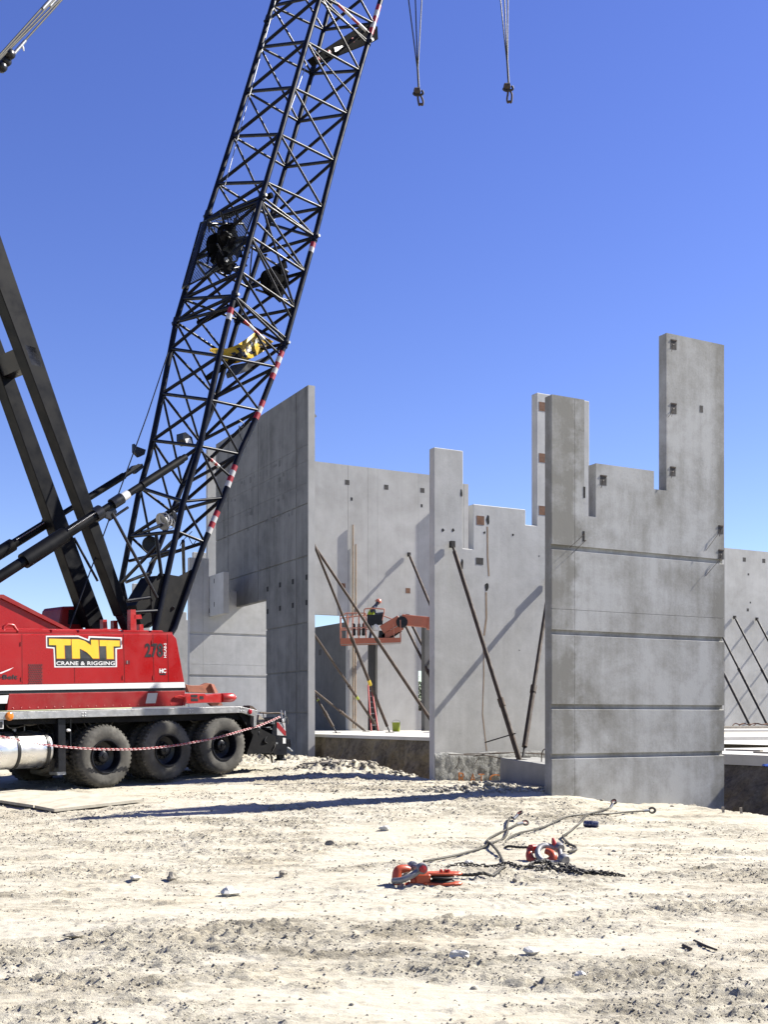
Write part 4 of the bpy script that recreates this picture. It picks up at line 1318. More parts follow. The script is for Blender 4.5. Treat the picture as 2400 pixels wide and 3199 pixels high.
# red and white reflective bands
for c, y0, y1 in ((4, 1455, 1522), (4, 1598, 1667), (4, 1100, 1186), (4, 1254, 1310), (2, 964, 1001), (4, 20, 110), (4, 760, 790)):
    n = max(2, int((y1 - y0) / 16))
    for k in range(n):
        a, b = chx(c, y0 + (y1 - y0) * k / n), chx(c, y0 + (y1 - y0) * (k + 1) / n)
        MB().tube(a, b, .0695, 10).build('reflective_band', 'refl_red' if k % 2 == 0 else 'refl_white', chord[c], smooth=True)
for c1, y1, c2, y2, s0, s1 in ((2, 1404, 4, 1490, .35, .62), (2, 964, 4, 1110, .25, .65), (2, -30, 4, 110, .3, .9)):
    a, b = chx(c1, y1), chx(c2, y2)
    MB().tube(a, b, .03, 7).build('boom_lacing', 'boom', chord[c1], smooth=True)
    for k in range(4):
        t0 = s0 + (s1 - s0) * k / 4; t1 = s0 + (s1 - s0) * (k + 1) / 4
        MB().tube(a.lerp(b, t0), a.lerp(b, t1), .040, 7).build('reflective_band', 'refl_red' if k % 2 == 0 else 'refl_white', chord[c1], smooth=True)
# foot plates
plate([(470, 1830), (500, 1790), (560, 1800), (618, 1770), (560, 1900), (545, 1975), (480, 1975)], NEAR - .02, .04, 'boom_foot_plate', 'chassis')
plate([(398, 1940), (430, 1860), (470, 1800), (520, 1795), (585, 1835), (560, 1880), (470, 1960), (410, 1965)], FAR + .3, .05, 'boom_foot_plate', 'chassis')
plate([(425, 1890), (480, 1800), (525, 1800), (500, 1860), (530, 1930), (440, 1950)], -1.6, .5, 'boom_foot_winch', 'chassis')
for x0, y0, x1, y1, o0, o1 in ((396, 1877, 470, 1866, NEAR, NEAR), (404, 1913, 490, 1908, NEAR, NEAR), (395, 1818, 470, 1788, FAR, NEAR), (405, 1752, 545, 1718, FAR, NEAR), (378, 1822, 495, 1700, FAR, NEAR), (540, 1900, 590, 1840, NEAR, FAR), (470, 1850, 600, 1815, FAR, NEAR), (572, 1690, 575, 1810, NEAR, FAR), (488, 1672, 505, 1800, NEAR, NEAR), (430, 1670, 505, 1640, FAR, NEAR), (470, 1760, 540, 1690, FAR, NEAR)):
    MB().tube(T(x0, y0, o0), T(x1, y1, o1), .04, 8).build('boom_foot_brace', 'boom', crane, smooth=True)
# things carried inside the boom: reel, lamps, fairlead sheaves, guard
rc = T(505, 1630, -1.2)
MB().lathe([(.0, 0), (.20, .0), (.20, .03), (.10, .04), (.10, .30), (.20, .31), (.20, .34), (.0, .35)], rc, DT + Vector((0, 0, .4)), 20).build('cable_reel', 'steel', crane, smooth=True)
for k in range(5):
    a = T(512 + k * 9, 1618 + 8 * (k % 3), -1.1)
    MB().path([a + Vector((.11 * math.cos(t), .05, .13 * math.sin(t))) for t in [i * math.pi / 5 for i in range(10)]], .014, 5, closed=True).build('coiled_cable', 'decal_white', crane)
MB().lathe([(.0, 0), (.19, .0), (.19, .05), (.06, .20), (.0, .21)], T(470, 1700, -1.9), NT * -1 + DT * .6, 20).build('flood_lamp', 'black', crane, smooth=True)
lmp = plate([(572, 1352), (580, 1350), (600, 1366), (605, 1388), (585, 1390), (572, 1372)], -1.5, .25, 'work_lamp_housing', 'black')
plate([(578, 1371), (594, 1368), (600, 1386), (584, 1390)], -1.49, .03, 'work_lamp_glass', 'decal_white', lmp)
plate([(420, 1386), (428, 1395), (456, 1405), (452, 1420), (436, 1428), (420, 1412)], FAR + .4, .1, 'lamp_bracket', 'black')
for px, py, off, r in ((848, 885, -1.2, .33), (872, 868, -1.45, .30), (684, 778, -1.9, .36), (712, 742, -1.5, .30), (700, 815, -1.3, .22), (735, 770, -1.2, .2)):
    c = T(px, py, off); ax_ = NT
    o = MB().lathe([(.05, -.06), (r, -.05), (r, -.03), (r - .06, .0), (r, .03), (r, .05), (.05, .06)], c, ax_, 26).build('sheave', 'matte_black', crane, smooth=True)
    MB().tube(c - ax_ * .1, c + ax_ * .1, .06, 12).build('sheave_pin', 'steel', o, smooth=True)
plate([(660, 815), (700, 700), (740, 700), (720, 800), (700, 850)], -1.7, .06, 'sheave_cheek', 'matte_black')
plate([(835, 905), (848, 850), (888, 862), (900, 880), (878, 945)], -1.1, .05, 'sheave_cheek', 'matte_black')
for x0, y0, x1, y1 in ((690, 660, 700, 700), (640, 860, 720, 790), (650, 700, 760, 700), (700, 720, 780, 790), (820, 800, 900, 850), (800, 905, 900, 940), (680, 850, 770, 830)):
    MB().tube(T(x0, y0, -1.3), T(x1, y1, -1.5), .03, 7).build('sheave_strut', 'black', crane, smooth=True)
rs_ = random.Random(5)
for k in range(34):
    if k < 30:
        x0, y0 = rs_.uniform(640, 770), rs_.uniform(680, 860)
    else:
        x0, y0 = rs_.uniform(790, 910), rs_.uniform(790, 960)
    o0 = rs_.uniform(-2.3, -.9)
    MB().tube(T(x0, y0, o0), T(x0 + rs_.uniform(-22, 26), y0 + rs_.uniform(-40, 40), o0 + rs_.uniform(-.4, .4)), rs_.choice((.014, .02, .03)), 6).build('fairlead_frame', rs_.choice(('chassis', 'chassis', 'boom')), crane)
for k in range(14):
    x0, y0 = (rs_.uniform(650, 750), rs_.uniform(700, 830)) if k < 9 else (rs_.uniform(820, 890), rs_.uniform(820, 930))
    w_, h_ = rs_.uniform(10, 26), rs_.uniform(10, 30)
    plate([(x0, y0), (x0 + w_, y0 - 4), (x0 + w_ + 4, y0 + h_), (x0 + 3, y0 + h_ + 3)], rs_.uniform(-2.0, -1.0), .04, 'fairlead_plate', 'matte_black')
for x0, y0, x1, y1 in ((560, 1010, 700, 940), (640, 680, 790, 610), (590, 1180, 690, 1110)):
    a_, b_ = T(x0 + 60, y0, FAR + .2), T(x1 + 60, y1, NEAR - .3)
    MB().tube(a_, b_, .07, 8).build('guide_roller', 'matte_black', crane, smooth=True)
# expanded-metal guard in front of the fairlead
def guard(q, name, n, m, r):
    mb = MB()
    P = lambda u, v: (q[0] * (1 - u) + q[1] * u) * (1 - v) + (q[3] * (1 - u) + q[2] * u) * v
    k = max(n, m)
    for i in range(-m, n + 1):
        a = []
        for s in (0, 1):
            pass
        # diagonal wires one way and the other
        u0, v0 = i / n, 0.0; u1, v1 = (i + m) / n, 1.0
        def clip(u0, v0, u1, v1):
            t0, t1 = 0.0, 1.0
            for (p, qq) in ((u0 - u1, u0), (u1 - u0, 1 - u0)):
                if abs(p) < 1e-9: continue
                t = qq / p
                if p < 0: t0 = max(t0, t)
                else: t1 = min(t1, t)
            return (t0, t1)
        t0, t1 = clip(u0, v0, u1, v1)
        if t1 > t0:
            for mir in (0, 1):
                A_ = (u0 + (u1 - u0) * t0, v0 + t0 * (v1 - v0)); B_ = (u0 + (u1 - u0) * t1, v0 + t1 * (v1 - v0))
                if mir: A_ = (1 - A_[0], A_[1]); B_ = (1 - B_[0], B_[1])
                mb.tube(P(*A_), P(*B_), r, 4, caps=False)
    o = mb.build(name, 'black', crane)
    fr = MB().path([q[0], q[1], q[2], q[3]], .026, 6, closed=True)
    fr.build('guard_frame', 'black', o)
    return o


guard([T(572, 900, FAR + .0), T(740, 815, NEAR - .2), T(805, 630, NEAR - .2), T(640, 697, FAR + .0)], 'guard_mesh', 26, 26, .006)
guard([T(570, 902, FAR - .02), T(590, 890, FAR + .45), T(648, 690, FAR + .45), T(628, 697, FAR - .02)], 'guard_mesh', 6, 30, .006)
# dark box carried between the upper chords
bx = MB().prism([T(x, y, -1.95) for x, y in ((958, 190), (1118, 88), (1160, 95), (1162, 135), (975, 210))], NT * .24).build('tool_box', 'matte_black', crane)
for t in (.15, .35, .8, .95):
    p = T(970 + 165 * t, 195 - 85 * t, -1.69)
    MB().lathe([(.06, 0), (.06, .02), (.03, .03)], p, NT, 10).build('reflector', 'refl_red', bx)
plate([(1045, 150), (1070, 144), (1073, 158), (1048, 164)], -1.68, .02, 'data_plate', 'steel', bx)
# yellow banner tied inside the boom
def banner():
    top = [(650, 1088), (698, 1090), (736, 1080), (770, 1058), (806, 1036), (850, 1066)]
    bot = [(660, 1098), (716, 1134), (766, 1128), (806, 1108), (842, 1084), (852, 1076)]
    offs = [-1.9, -1.6, -1.3, -1.55, -1.75, -1.5]
    n = 40; mb = MB(); g = []
    tp = smoothpath([T(x, y, o) for (x, y), o in zip(top, offs)], 8)
    bp = smoothpath([T(x, y, o + .25) for (x, y), o in zip(bot, offs)], 8)
    for a, b in zip(tp, bp):
        for j in range(7):
            t = j / 6
            g.append(a.lerp(b, t) + NT * .05 * math.sin(t * 7 + a.x * 9))
    m = len(tp)
    mb.add(g, [(i * 7 + j, (i + 1) * 7 + j, (i + 1) * 7 + j + 1, i * 7 + j + 1) for i in range(m - 1) for j in range(6)])
    o = mb.build('banner', 'yellow', crane, smooth=True)
    mk = MB()
    for i0, i1, j0, j1 in ((10, 13, 2, 5), (15, 17, 1, 4), (17, 19, 3, 5), (20, 23, 2, 5), (24, 26, 1, 3), (27, 30, 2, 5), (31, 34, 1, 4)):
        for i in range(i0, min(i1, m - 1)):
            for j in range(j0, j1):
                if (i * 3 + j * 5) % 4 == 0: continue
                q = [g[i * 7 + j], g[(i + 1) * 7 + j], g[(i + 1) * 7 + j + 1], g[i * 7 + j + 1]]
                mk.add([p + NT * .012 for p in q], [(0, 1, 2, 3)])
    mk.build('banner_print', 'decal_black', o, smooth=True, kind='stuff')


banner()
plate([(715, 1165), (730, 1140), (800, 1128), (842, 1110), (845, 1122), (800, 1150), (720, 1180)], -1.5, .12, 'cross_beam', 'black')

# upper boom beyond the frame, up to the tip
up_mb = MB()
last = {c: chx(c, 0) for c in CH}
tipc = {1: TIP - NT * .45 - DT * .3, 2: TIP + NT * .45 - DT * .3, 3: TIP - NT * .45 + DT * .3, 4: TIP + NT * .45 + DT * .3}
dirs = {c: (chx(c, 0) - chx(c, 500)).normalized() for c in CH}
mid = {c: last[c] + dirs[c] * 11.5 for c in CH}
for c in CH:
    up_mb.path([last[c], mid[c], tipc[c]], .06, 8)
for k in range(10):
    for (p, q) in ((1, 2), (2, 4), (4, 3), (3, 1)):
        s0, s1 = k * 1.15 + .6, (k + 1) * 1.15 + .6
        up_mb.tube(last[p] + dirs[p] * s0, last[q] + dirs[q] * (s0 + .6), .028, 6)
        up_mb.tube(last[q] + dirs[q] * (s0 + .6), last[p] + dirs[p] * s1, .028, 6)
for k in range(6):
    for (p, q) in ((1, 2), (2, 4), (4, 3), (3, 1)):
        up_mb.tube(mid[p].lerp(tipc[p], k / 6), mid[q].lerp(tipc[q], (k + .5) / 6), .028, 6)
up_mb.build('boom_head', 'boom', crane, smooth=True)

# --- mast (two box beams leaning back), backstop cylinders, ropes
def zpx(pts):      # pixels read from the enlargement of (0,1300)-(600,2000)
    return [(x / 2.767, 1300 + y / 2.767) for x, y in pts]


MAST_OFF = {'near': -1.0, 'far': -2.15}
for key, a0, a1, b0, b1 in (('near', (410, 0), (985, 1530), (540, 0), (1075, 1560)), ('far', (125, 0), (708, 1640), (250, 0), (840, 1600))):
    o = MAST_OFF[key]
    l0, l1, r0, r1 = [T(*zpx([p])[0], o) for p in (a0, a1, b0, b1)]
    ul = (l0 - l1).normalized(); ur = (r0 - r1).normalized(); u = (ul + ur).normalized()
    MB().prism([l1 - ul * .5, r1 - ur * .5, r1 + ur * 15.6, l1 + ul * 15.6], -NT * .34).build('mast_beam', 'mast', crane, bevel=.012)
    e = (r1 - l1); e = e - u * e.dot(u)
    foot = (l1 + r1) / 2 - u * .4
    MB().prism([foot - e * .38, foot + e * .38, foot + e * .30 - u * .75, foot - e * .10 - u * .85], -NT * .3).build('mast_foot', 'black', crane)
    if key == 'near':
        mast_u, mast_p = u, (l1 + r1) / 2
for s in (2.6, 9.4, 14.8):
    p = mast_p + mast_u * (3.0 + s * .85)
    MB().prism([p - DT * .12 - mast_u * .3, p + DT * .12 - mast_u * .3, p + DT * .12 + mast_u * .1, p - DT * .12 + mast_u * .1], -NT * 1.3).build('mast_cross_tie', 'black', crane)


def backstop(pa, pb, off, segs, name):
    """telescoping backstop: segs = (t0, t1, radius, material)"""
    a, b = T(*pa, off), T(*pb, off)
    first = None
    for t0, t1, r, m in segs:
        o = MB().tube(a.lerp(b, t0), a.lerp(b, t1), r, 14).build(name if first is None else 'cylinder_sleeve', m, first or crane, smooth=True)
        first = first or o
    return a, b, first


pa, pb = (-120, 1878), (592, 1420)
a, b, o = backstop(pa, pb, NEAR + .02, [(-.25, .32, .105, 'mast'), (.24, .41, .16, 'mast'), (.32, .55, .11, 'mast'), (.54, .57, .15, 'black'), (.56, .98, .075, 'mast'), (.62, .665, .12, 'black'), (.76, .96, .09, 'mast')], 'backstop_cylinder')
for k in range(22):
    c = a.lerp(b, .415 + .125 * k / 22)
    MB().tube(c + NT * .09 + Vector((0, 0, .06)), c + NT * .115 + Vector((0, 0, .08)), .012, 5).build('spring_coil', 'steel', o)
MB().tube(a.lerp(b, .668), a.lerp(b, .695), .092, 12).build('cylinder_band', 'decal_white', o, smooth=True)
plate([(318, 1600), (335, 1578), (360, 1585), (366, 1600), (348, 1622), (330, 1615)], NEAR + .06, .1, 'cylinder_bracket', 'black')
pa, pb = (-120, 1800), (436, 1456)
a, b, o = backstop(pa, pb, FAR + .05, [(-.25, .24, .11, 'mast'), (.15, .26, .14, 'mast'), (.24, .46, .10, 'mast'), (.44, .50, .13, 'black'), (.48, 1.0, .06, 'mast'), (.66, .9, .08, 'mast')], 'backstop_cylinder')
for k in range(22):
    c = a.lerp(b, .27 + .17 * k / 22)
    MB().tube(c + NT * .085 + Vector((0, 0, .06)), c + NT * .11 + Vector((0, 0, .08)), .012, 5).build('spring_coil', 'steel', o)
plate([(405, 1465), (418, 1454), (445, 1448), (450, 1460), (425, 1480)], FAR + .1, .1, 'cylinder_bracket', 'black')
for x0, y0, x1, y1, off, r in ((350, 1603, 491, 1867, NEAR + .05, .035), (231, 1680, 305, 1815, FAR + .3, .03), (459, 1300, 217, 1962, -1.2, .014), (526, 1100, 459, 1300, -1.2, .014), (400, 1585, 340, 1625, NEAR, .03)):
    MB().tube(T(x0, y0, off), T(x1, y1, off), r, 7).build('stay_rope' if r < .02 else 'stay_strut', 'black', crane, smooth=True)

# pendant ropes from the mast head to the boom tip
for (x0, y0, x1, y1), off in (((0, 173, 155, 0), -1.2), ((0, 181, 166, 4), -1.45), ((15, 170, 181, 6), -1.75), ((0, 216, 194, 0), -2.0)):
    p, q = T(x0, y0, off), T(x1, y1, off)
    d = (q - p).normalized()
    end = TIP - NT * (off + 1.6) * -.3
    s = (end - q).length
    MB().path([p - d * 4.6, p, q, q + d * s], .02, 6).build('pendant_rope', 'rope', crane, smooth=True)
for px, py, off in ((18, 192, -1.9), (5, 210, -1.9), (30, 170, -1.8)):
    p = T(px, py, off)
    MB().lathe([(.05, -.09), (.11, -.05), (.11, .05), (.05, .09)], p, NT, 12).build('pendant_link', 'black', crane, smooth=True)
d = (T(155, 0, -1.6) - T(0, 173, -1.6)).normalized()
for px, py, off, L in ((8, 205, -1.95, .5), (150, 10, -1.2, .45), (170, 3, -1.5, .4), (60, 150, -2.0, .5)):
    p = T(px, py, off)
    MB().tube(p - d * L / 2, p + d * L / 2, .035, 8).build('rope_socket', 'steel', crane, smooth=True)
p = T(69, 142, -2.0)
MB().path([p, p + Vector((.02, 0, -.06)), p + Vector((.04, 0, -.13))], [.02, .028, .01], 6).build('rope_tag', 'decal_white', crane)
# hoist rope running along the boom's back
for x0, y0, x1, y1, off in ((862, 0, 700, 590, FAR + .5), (958, 200, 800, 640, -1.6)):
    MB().tube(T(x0, y0, off), T(x1, y1, off), .012, 6).build('hoist_rope', 'steel', crane, smooth=True)
for pts in ([(748, 1312), (762, 1325), (756, 1335), (746, 1330)], [(746, 1330), (750, 1360), (757, 1378)], [(590, 1680), (602, 1700), (612, 1690)], [(600, 1660), (570, 1690), (562, 1705)]):
    MB().path(smoothpath([T(x, y, NEAR - .1) for x, y in pts], 5), .010, 5).build('electric_cable', 'decal_black', crane)


# ================================================================== BRACES
def brace(label, top, foot, r=.06, split=.55, mat='rusty', tagt=None, group='pipe braces', shoe=True, wall_n=None):
    """telescoping pipe brace from a wall fitting down to a shoe on the floor"""
    top, foot = Vector(top), Vector(foot)
    d = (top - foot); L = d.length; d.normalize()
    root = thing('pipe_brace', label, 'brace', tuple(foot), 0, group)
    a = foot + d * (.28 if shoe else .05); b = top - d * .18
    m = a.lerp(b, split)
    MB().tube(a, m, r * 1.0, 10).build('outer_pipe', mat, root, smooth=True)
    MB().tube(m - d * .1, b, r * .8, 10).build('inner_pipe', mat, root, smooth=True)
    MB().tube(m - d * .14, m + d * .05, r * 1.22, 10).build('collar', mat, root, smooth=True)
    MB().tube(b, top, r * .45, 8).build('head_screw', mat, root, smooth=True)
    MB().box(top, (r * 1.7, r * 1.6, r * 2.4), Matrix.Rotation(AZ, 3, 'Z')).build('head_bracket', 'dark_pipe', root)
    MB().tube(foot + d * .02, a, r * .42, 8).build('foot_screw', 'dark_pipe', root, smooth=True)
    MB().box(foot + Vector((0, 0, .012)), (r * 4.4, r * 3.4, .024), Matrix.Rotation(AZ, 3, 'Z')).build('foot_plate', 'dark_pipe', root)
    if tagt:
        MB().tube(a.lerp(b, tagt), a.lerp(b, tagt + .025), r * 1.08, 10).build('warning_label', 'lime' if tagt > .2 else 'decal_yellow', root, smooth=True)
    return root


def floor_u(px, py):
    return at(px, py, (H0 - ZU) * F / (py - HY))


def ext(x0, y0, x1, y1, px):
    return y0 + (y1 - y0) * (px - x0) / (x1 - x0)


nP2 = Vector((-B2.x, -B2.y, 0))
t1 = onplane(1407.6, 1702, P2P0, (-B2.x, -B2.y)) + nP2 * .08
f1 = at(1643, 2436, 24.35)
br1 = brace('dark pipe brace on the smooth panel, foot bolted to the anchor block face', t1, f1, .062, .30, 'rusty')
t2 = onplane(1713, 1816, P2P0, (-B2.x, -B2.y)) + nP2 * .08
f2 = at(1634, 2366, 24.6)
br2 = brace('dark pipe brace standing on top of the anchor block', t2, f2, .062, .35, 'rusty')
MB().tube(at(1515, 2319, 24.75), at(1612, 2290, 24.55), .014, 6).build('turning_bar', 'dark_pipe', br1)

SP = .06
inner = [
    ('longest rusty brace crossing in front of the lift basket', (988.6, 1709.5), (1341.5, 2219), 900, 40.6, (1372, 2290), .86, .065),
    ('second rusty brace from the tall panel, foot left of the lime bucket', (990, 1722), (1210, 2268), 930, 39.6, (1218, 2288), .2, .06),
    ('rusty brace with yellow tag standing left of the second brace', (990, 1994), (1172, 2262), 935, 40.5, (1186, 2282), .3, .06),
    ('low rusty brace lying at a flat angle near the trench edge', (992, 2165), (1140, 2280), 950, 41.0, (1144, 2285), None, .055),
    ('short rusty brace beside the tall panel foot with yellow tag', (1001, 2197), (1044, 2270), 975, 41.5, (1052, 2290), .78, .055)]
for lab, a, b, tx, ty_, ft, tg, r in inner:
    top = at(tx, ext(a[0], a[1], b[0], b[1], tx), ty_)
    if lab.startswith('longest'):
        foot = at(ft[0], ext(a[0], a[1], b[0], b[1], ft[0]) + 18, 43.5); foot.z = ZU
    else:
        foot = floor_u(*ft)
    brace(lab, top, foot, r, .42, 'rusty', tg, 'braces of the tall panel')
for lab, a, b, Y0, Y1 in (('dark brace leaning left inside the shaded opening', (1069, 1953), (985, 2112), 51.5, 53.5), ('shorter dark brace below it in the shaded opening', (1060, 2032), (995, 2159), 53.0, 54.5), ('dark brace leaning right inside the shaded opening', (985, 2000), (1084, 2166), 55.5, 52.6)):
    p, q = at(*a, Y0), at(*b, Y1)
    dd = (q - p).normalized(); s = (q.z - ZU) / -dd.z if dd.z < 0 else 0
    brace(lab, p, q + dd * s, .07, .5, 'dark_pipe', None, 'braces in the shaded opening')
for lab, a, b, Yf in (('brace high on the far wall right of the lift', (1275, 1733), (1342, 1890), 45.0), ('upper of two braces under the lift arm', (1270, 1925), (1327, 2035), 46.0), ('lower of two braces under the lift arm', (1252, 1930), (1327, 2080), 46.5)):
    p = onplane(a[0], a[1], FP0, (-B2.x, -B2.y)) + nP2 * .1
    k = (H0 - ZU) * F / Yf + HY
    fx = a[0] + (b[0] - a[0]) * (k - a[1]) / (b[1] - a[1])
    brace(lab, p, floor_u(fx, k), .075, .5, 'rusty', None, 'braces of the far wall')
for lab, px, py in (('first dark brace on the back wall beside the near panel', 2165, 1918), ('second dark brace on the back wall', 2220, 1922), ('third dark brace on the back wall, whole length in view', 2292.6, 1928.6), ('dark brace on the back wall at the right frame edge', 2362, 1934), ('fifth dark brace on the back wall, unseen, added for its shadow', 2432, 1939), ('sixth dark brace on the back wall, unseen, added for its shadow', 2502, 1944), ('seventh dark brace on the back wall, unseen, added for its shadow', 2572, 1949), ('eighth dark brace on the back wall, unseen, added for its shadow', 2642, 1954)):  # last four are unseen, added so their shadows cross the wall
    p = onplane(px, py, F2P0, (-B2.x, -B2.y)) + nP2 * .1
    brace(lab, p, at(px + 182, 2245 + .53 * F / 69.5, 69.5), .085, .5, 'dark_pipe', None, 'braces of the back wall')

# ================================================================== MATERIAL ON THE SLABS
mz = at(2262, 2272, 66)
st = thing('timber_stack', 'low stack of boards and red straps on the upper slab at far right', 'timber stack', (mz.x, mz.y, ZU))
for k in range(5):
    p = at(2255, 2268, 60 + k * .9); p.z = ZU + .06
    MB().box(p + Vector((A2.x, A2.y, 0)) * 3.5, (9.0 - k * .7, .3, .11), Matrix.Rotation(AZ + .02 * (k % 3 - 1), 3, 'Z')).build('board', 'wood', st)
for px, w in ((2310, .8), (2340, 1.2), (2356, .7), (2290, .6)):
    p = at(px, 2262, 62); p.z = ZU + .16
    MB().path(smoothpath([p, p + Vector((w * .3, .1, .12)), p + Vector((w * .6, -.1, .05)), p + Vector((w, 0, .1))], 4), .03, 6).build('strap', 'rust_plate', st)
for (x0, y0, x1, y1), lab in (((2272, 2344, 2380, 2347), 'grey plank lying on the lower slab near its edge'), ((2360, 2352, 2440, 2355), 'second plank on the lower slab at the right frame edge')):
    p, q = [at(x, y, (H0 - ZL) * F / (y - HY)) for x, y in ((x0, y0), (x1, y1))]
    o = MB().box((p + q) / 2 + Vector((0, 0, .02)), ((q - p).length, .14, .04), Matrix.Rotation(math.atan2((q - p).y, (q - p).x), 3, 'Z')).build('plank', 'wood', origin=tuple(p))
    tag(o, lab, 'plank', 'planks on the lower slab')

# lime bucket
bk = floor_u(1238, 2285)
bucket = thing('bucket', 'lime green bucket on the white slab', 'bucket', tuple(bk))
MB().lathe([(.0, .0), (.135, .0), (.15, .02), (.17, .36), (.18, .365), (.18, .385), (.165, .385), (.145, .03), (.0, .03)], bk, Vector((0, 0, 1)), 20, caps=False).build('bucket_body', 'lime', bucket, smooth=True)
MB().path([bk + Vector((.175 * math.cos(t), -.02, .36 + .12 * math.sin(t))) for t in [math.pi * i / 10 for i in range(11)]], .008, 5).build('handle', 'steel', bucket)

# red ladder leaning in the recess of the far wall
lt, lb = [at(1150, 2140, 50.3), at(1160, 2140, 50.3)], [floor_u(1160, 2283), floor_u(1182, 2283)]
for p in lb: p.z = ZU
lad = thing('ladder', 'red ladder leaning into the recess of the far wall', 'ladder', tuple(lb[0]))
for p, q in zip(lt, lb):
    MB().tube(p, q, .035, 6).build('rail', 'ladder', lad)
for k in range(1, 8):
    MB().tube(lt[0].lerp(lb[0], k / 8), lt[1].lerp(lb[1], k / 8), .018, 6).build('rung', 'steel', lad)

# ================================================================== BOOM LIFT
YL = 45.0
def L3(px, py, dy=0.0):
    p = at(px, py, YL); p.y += dy
    return p
gl = L3(1650, 2245 + .53 * F / YL)
lift = thing('boom_lift', 'orange boom lift with basket in front of the far wall', 'boom lift', tuple(gl))
z3 = lambda x, y, dy=0.0: L3(900 + x / 3.16, 1700 + y / 3.16, dy)
fl_ = MB().prism([z3(522, 985, -.45), z3(1112, 975, -.45), z3(1112, 975, .45), z3(522, 985, .45)], (0, 0, .05)).build('basket_floor', 'steel', lift)
for dy, y0, y1 in ((-.46, 935, 930), (.45, 935, 930)):
    MB().prism([z3(520, y0, dy), z3(1112, y1, dy), z3(1112, 975, dy), z3(520, 995, dy)], (0, .02, 0)).build('toe_board', 'lift_orange', lift)
for x, yb in ((520, 990), (1110, 975)):
    MB().prism([z3(x, 930, -.45), z3(x, 930, .45), z3(x, yb, .45), z3(x, yb, -.45)], (.02, 0, 0)).build('toe_board', 'lift_orange', lift)
def rail(pts, r=.024, m='lift_pale'):
    MB().path(pts, r, 7).build('guard_rail', m, lift, smooth=True)
for dy in (-.44, .44):
    rail([z3(520, 720, dy), z3(580, 690, dy), z3(760, 690, dy)] if dy < 0 else [z3(520, 720, dy), z3(760, 690, dy), z3(950, 700, dy), z3(1108, 760, dy)])
    rail([z3(520, 840, dy), z3(790, 830, dy)]); 
    for x in (520, 590, 640, 700, 770):
        rail([z3(x, 720 if x == 520 else 692, dy), z3(x, 940, dy)], .02)
    rail([z3(1108, 760, dy), z3(1112, 940, dy)], .02)
    rail([z3(1040, 800, dy), z3(1048, 940, dy)], .018)
for x, y in ((520, 720), (760, 690), (1108, 760)):
    rail([z3(x, y, -.44), z3(x, y, .44)])
rail(smoothpath([z3(752, 830, -.4), z3(755, 680, -.4), z3(775, 645, -.4), z3(930, 648, -.4), z3(950, 665, -.4), z3(930, 760, -.4)], 4), .026)
MB().prism([z3(780, 705, -.42), z3(942, 700, -.42), z3(935, 800, -.42), z3(800, 812, -.42)], (0, .12, 0)).build('control_console', 'black', lift, bevel=.02)
MB().lathe([(.0, .0), (.11, .01), (.14, .10), (.13, .26), (.07, .34), (.0, .36)], z3(866, 862, -.3), Vector((0, 0, 1)), 14).build('tool_bag', 'decal_white', lift, smooth=True)
for x in (650, 700, 745):
    MB().lathe([(.06, 0), (.075, .05), (.06, .45), (.03, .5)], z3(x, 900, .1), Vector((0, 0, 1)), 10).build('gas_bottle', 'black', lift, smooth=True)
# jib links and main boom
def bar(p0, p1, h, depth, name, m, dy):
    a, b = z3(*p0, dy), z3(*p1, dy)
    d = (b - a).normalized(); n_ = Vector((-d.z, 0, d.x))
    MB().prism([a - n_ * h, b - n_ * h, b + n_ * h, a + n_ * h], (0, depth, 0)).build(name, m, lift, bevel=.015)
bar((925, 850), (1105, 745), .17, .22, 'jib_arm', 'lift_orange', -.35)
bar((930, 925), (1130, 820), .11, .2, 'jib_arm', 'lift_orange', -.3)
bar((980, 940), (1120, 845), .07, .15, 'jib_cylinder', 'black', -.1)
MB().lathe([(.22, -.2), (.24, -.15), (.24, .15), (.22, .2)], z3(1125, 775, -.2), Vector((0, 1, 0)), 16).build('jib_pivot', 'black', lift, smooth=True)
bar((1120, 750), (1400, 778), .21, .36, 'main_boom', 'lift_orange', -.38)
bar((1380, 776), (2380, 1010), .27, .46, 'main_boom', 'lift_orange', -.43)
bar((895, 895), (960, 900), .16, .3, 'jib_mount', 'black', -.3)
tb = z3(2380, 1010); 
MB().prism([Vector((tb.x - 1.6, YL - 1.1, ZU + .95)), Vector((tb.x + 1.0, YL - 1.1, ZU + .95)), Vector((tb.x + 1.0, YL - 1.1, tb.z + .3)), Vector((tb.x - .4, YL - 1.1, tb.z + .2)), Vector((tb.x - 1.6, YL - 1.1, ZU + 1.7))], (0, 2.0, 0)).build('turret', 'lift_orange', lift, bevel=.04)
MB().box((tb.x - .4, YL - .1, ZU + .7), (3.4, 1.6, .5)).build('chassis', 'black', lift, bevel=.03)
for dx in (-1.9, 1.1):
    for dy in (-1.05, .85):
        MB().lathe([(.2, -.17), (.45, -.17), (.5, -.1), (.5, .1), (.45, .17), (.2, .17)], (tb.x + dx, YL + dy, ZU + .5), Vector((0, 1, 0)), 24).build('wheel', 'rubber', lift, smooth=True)

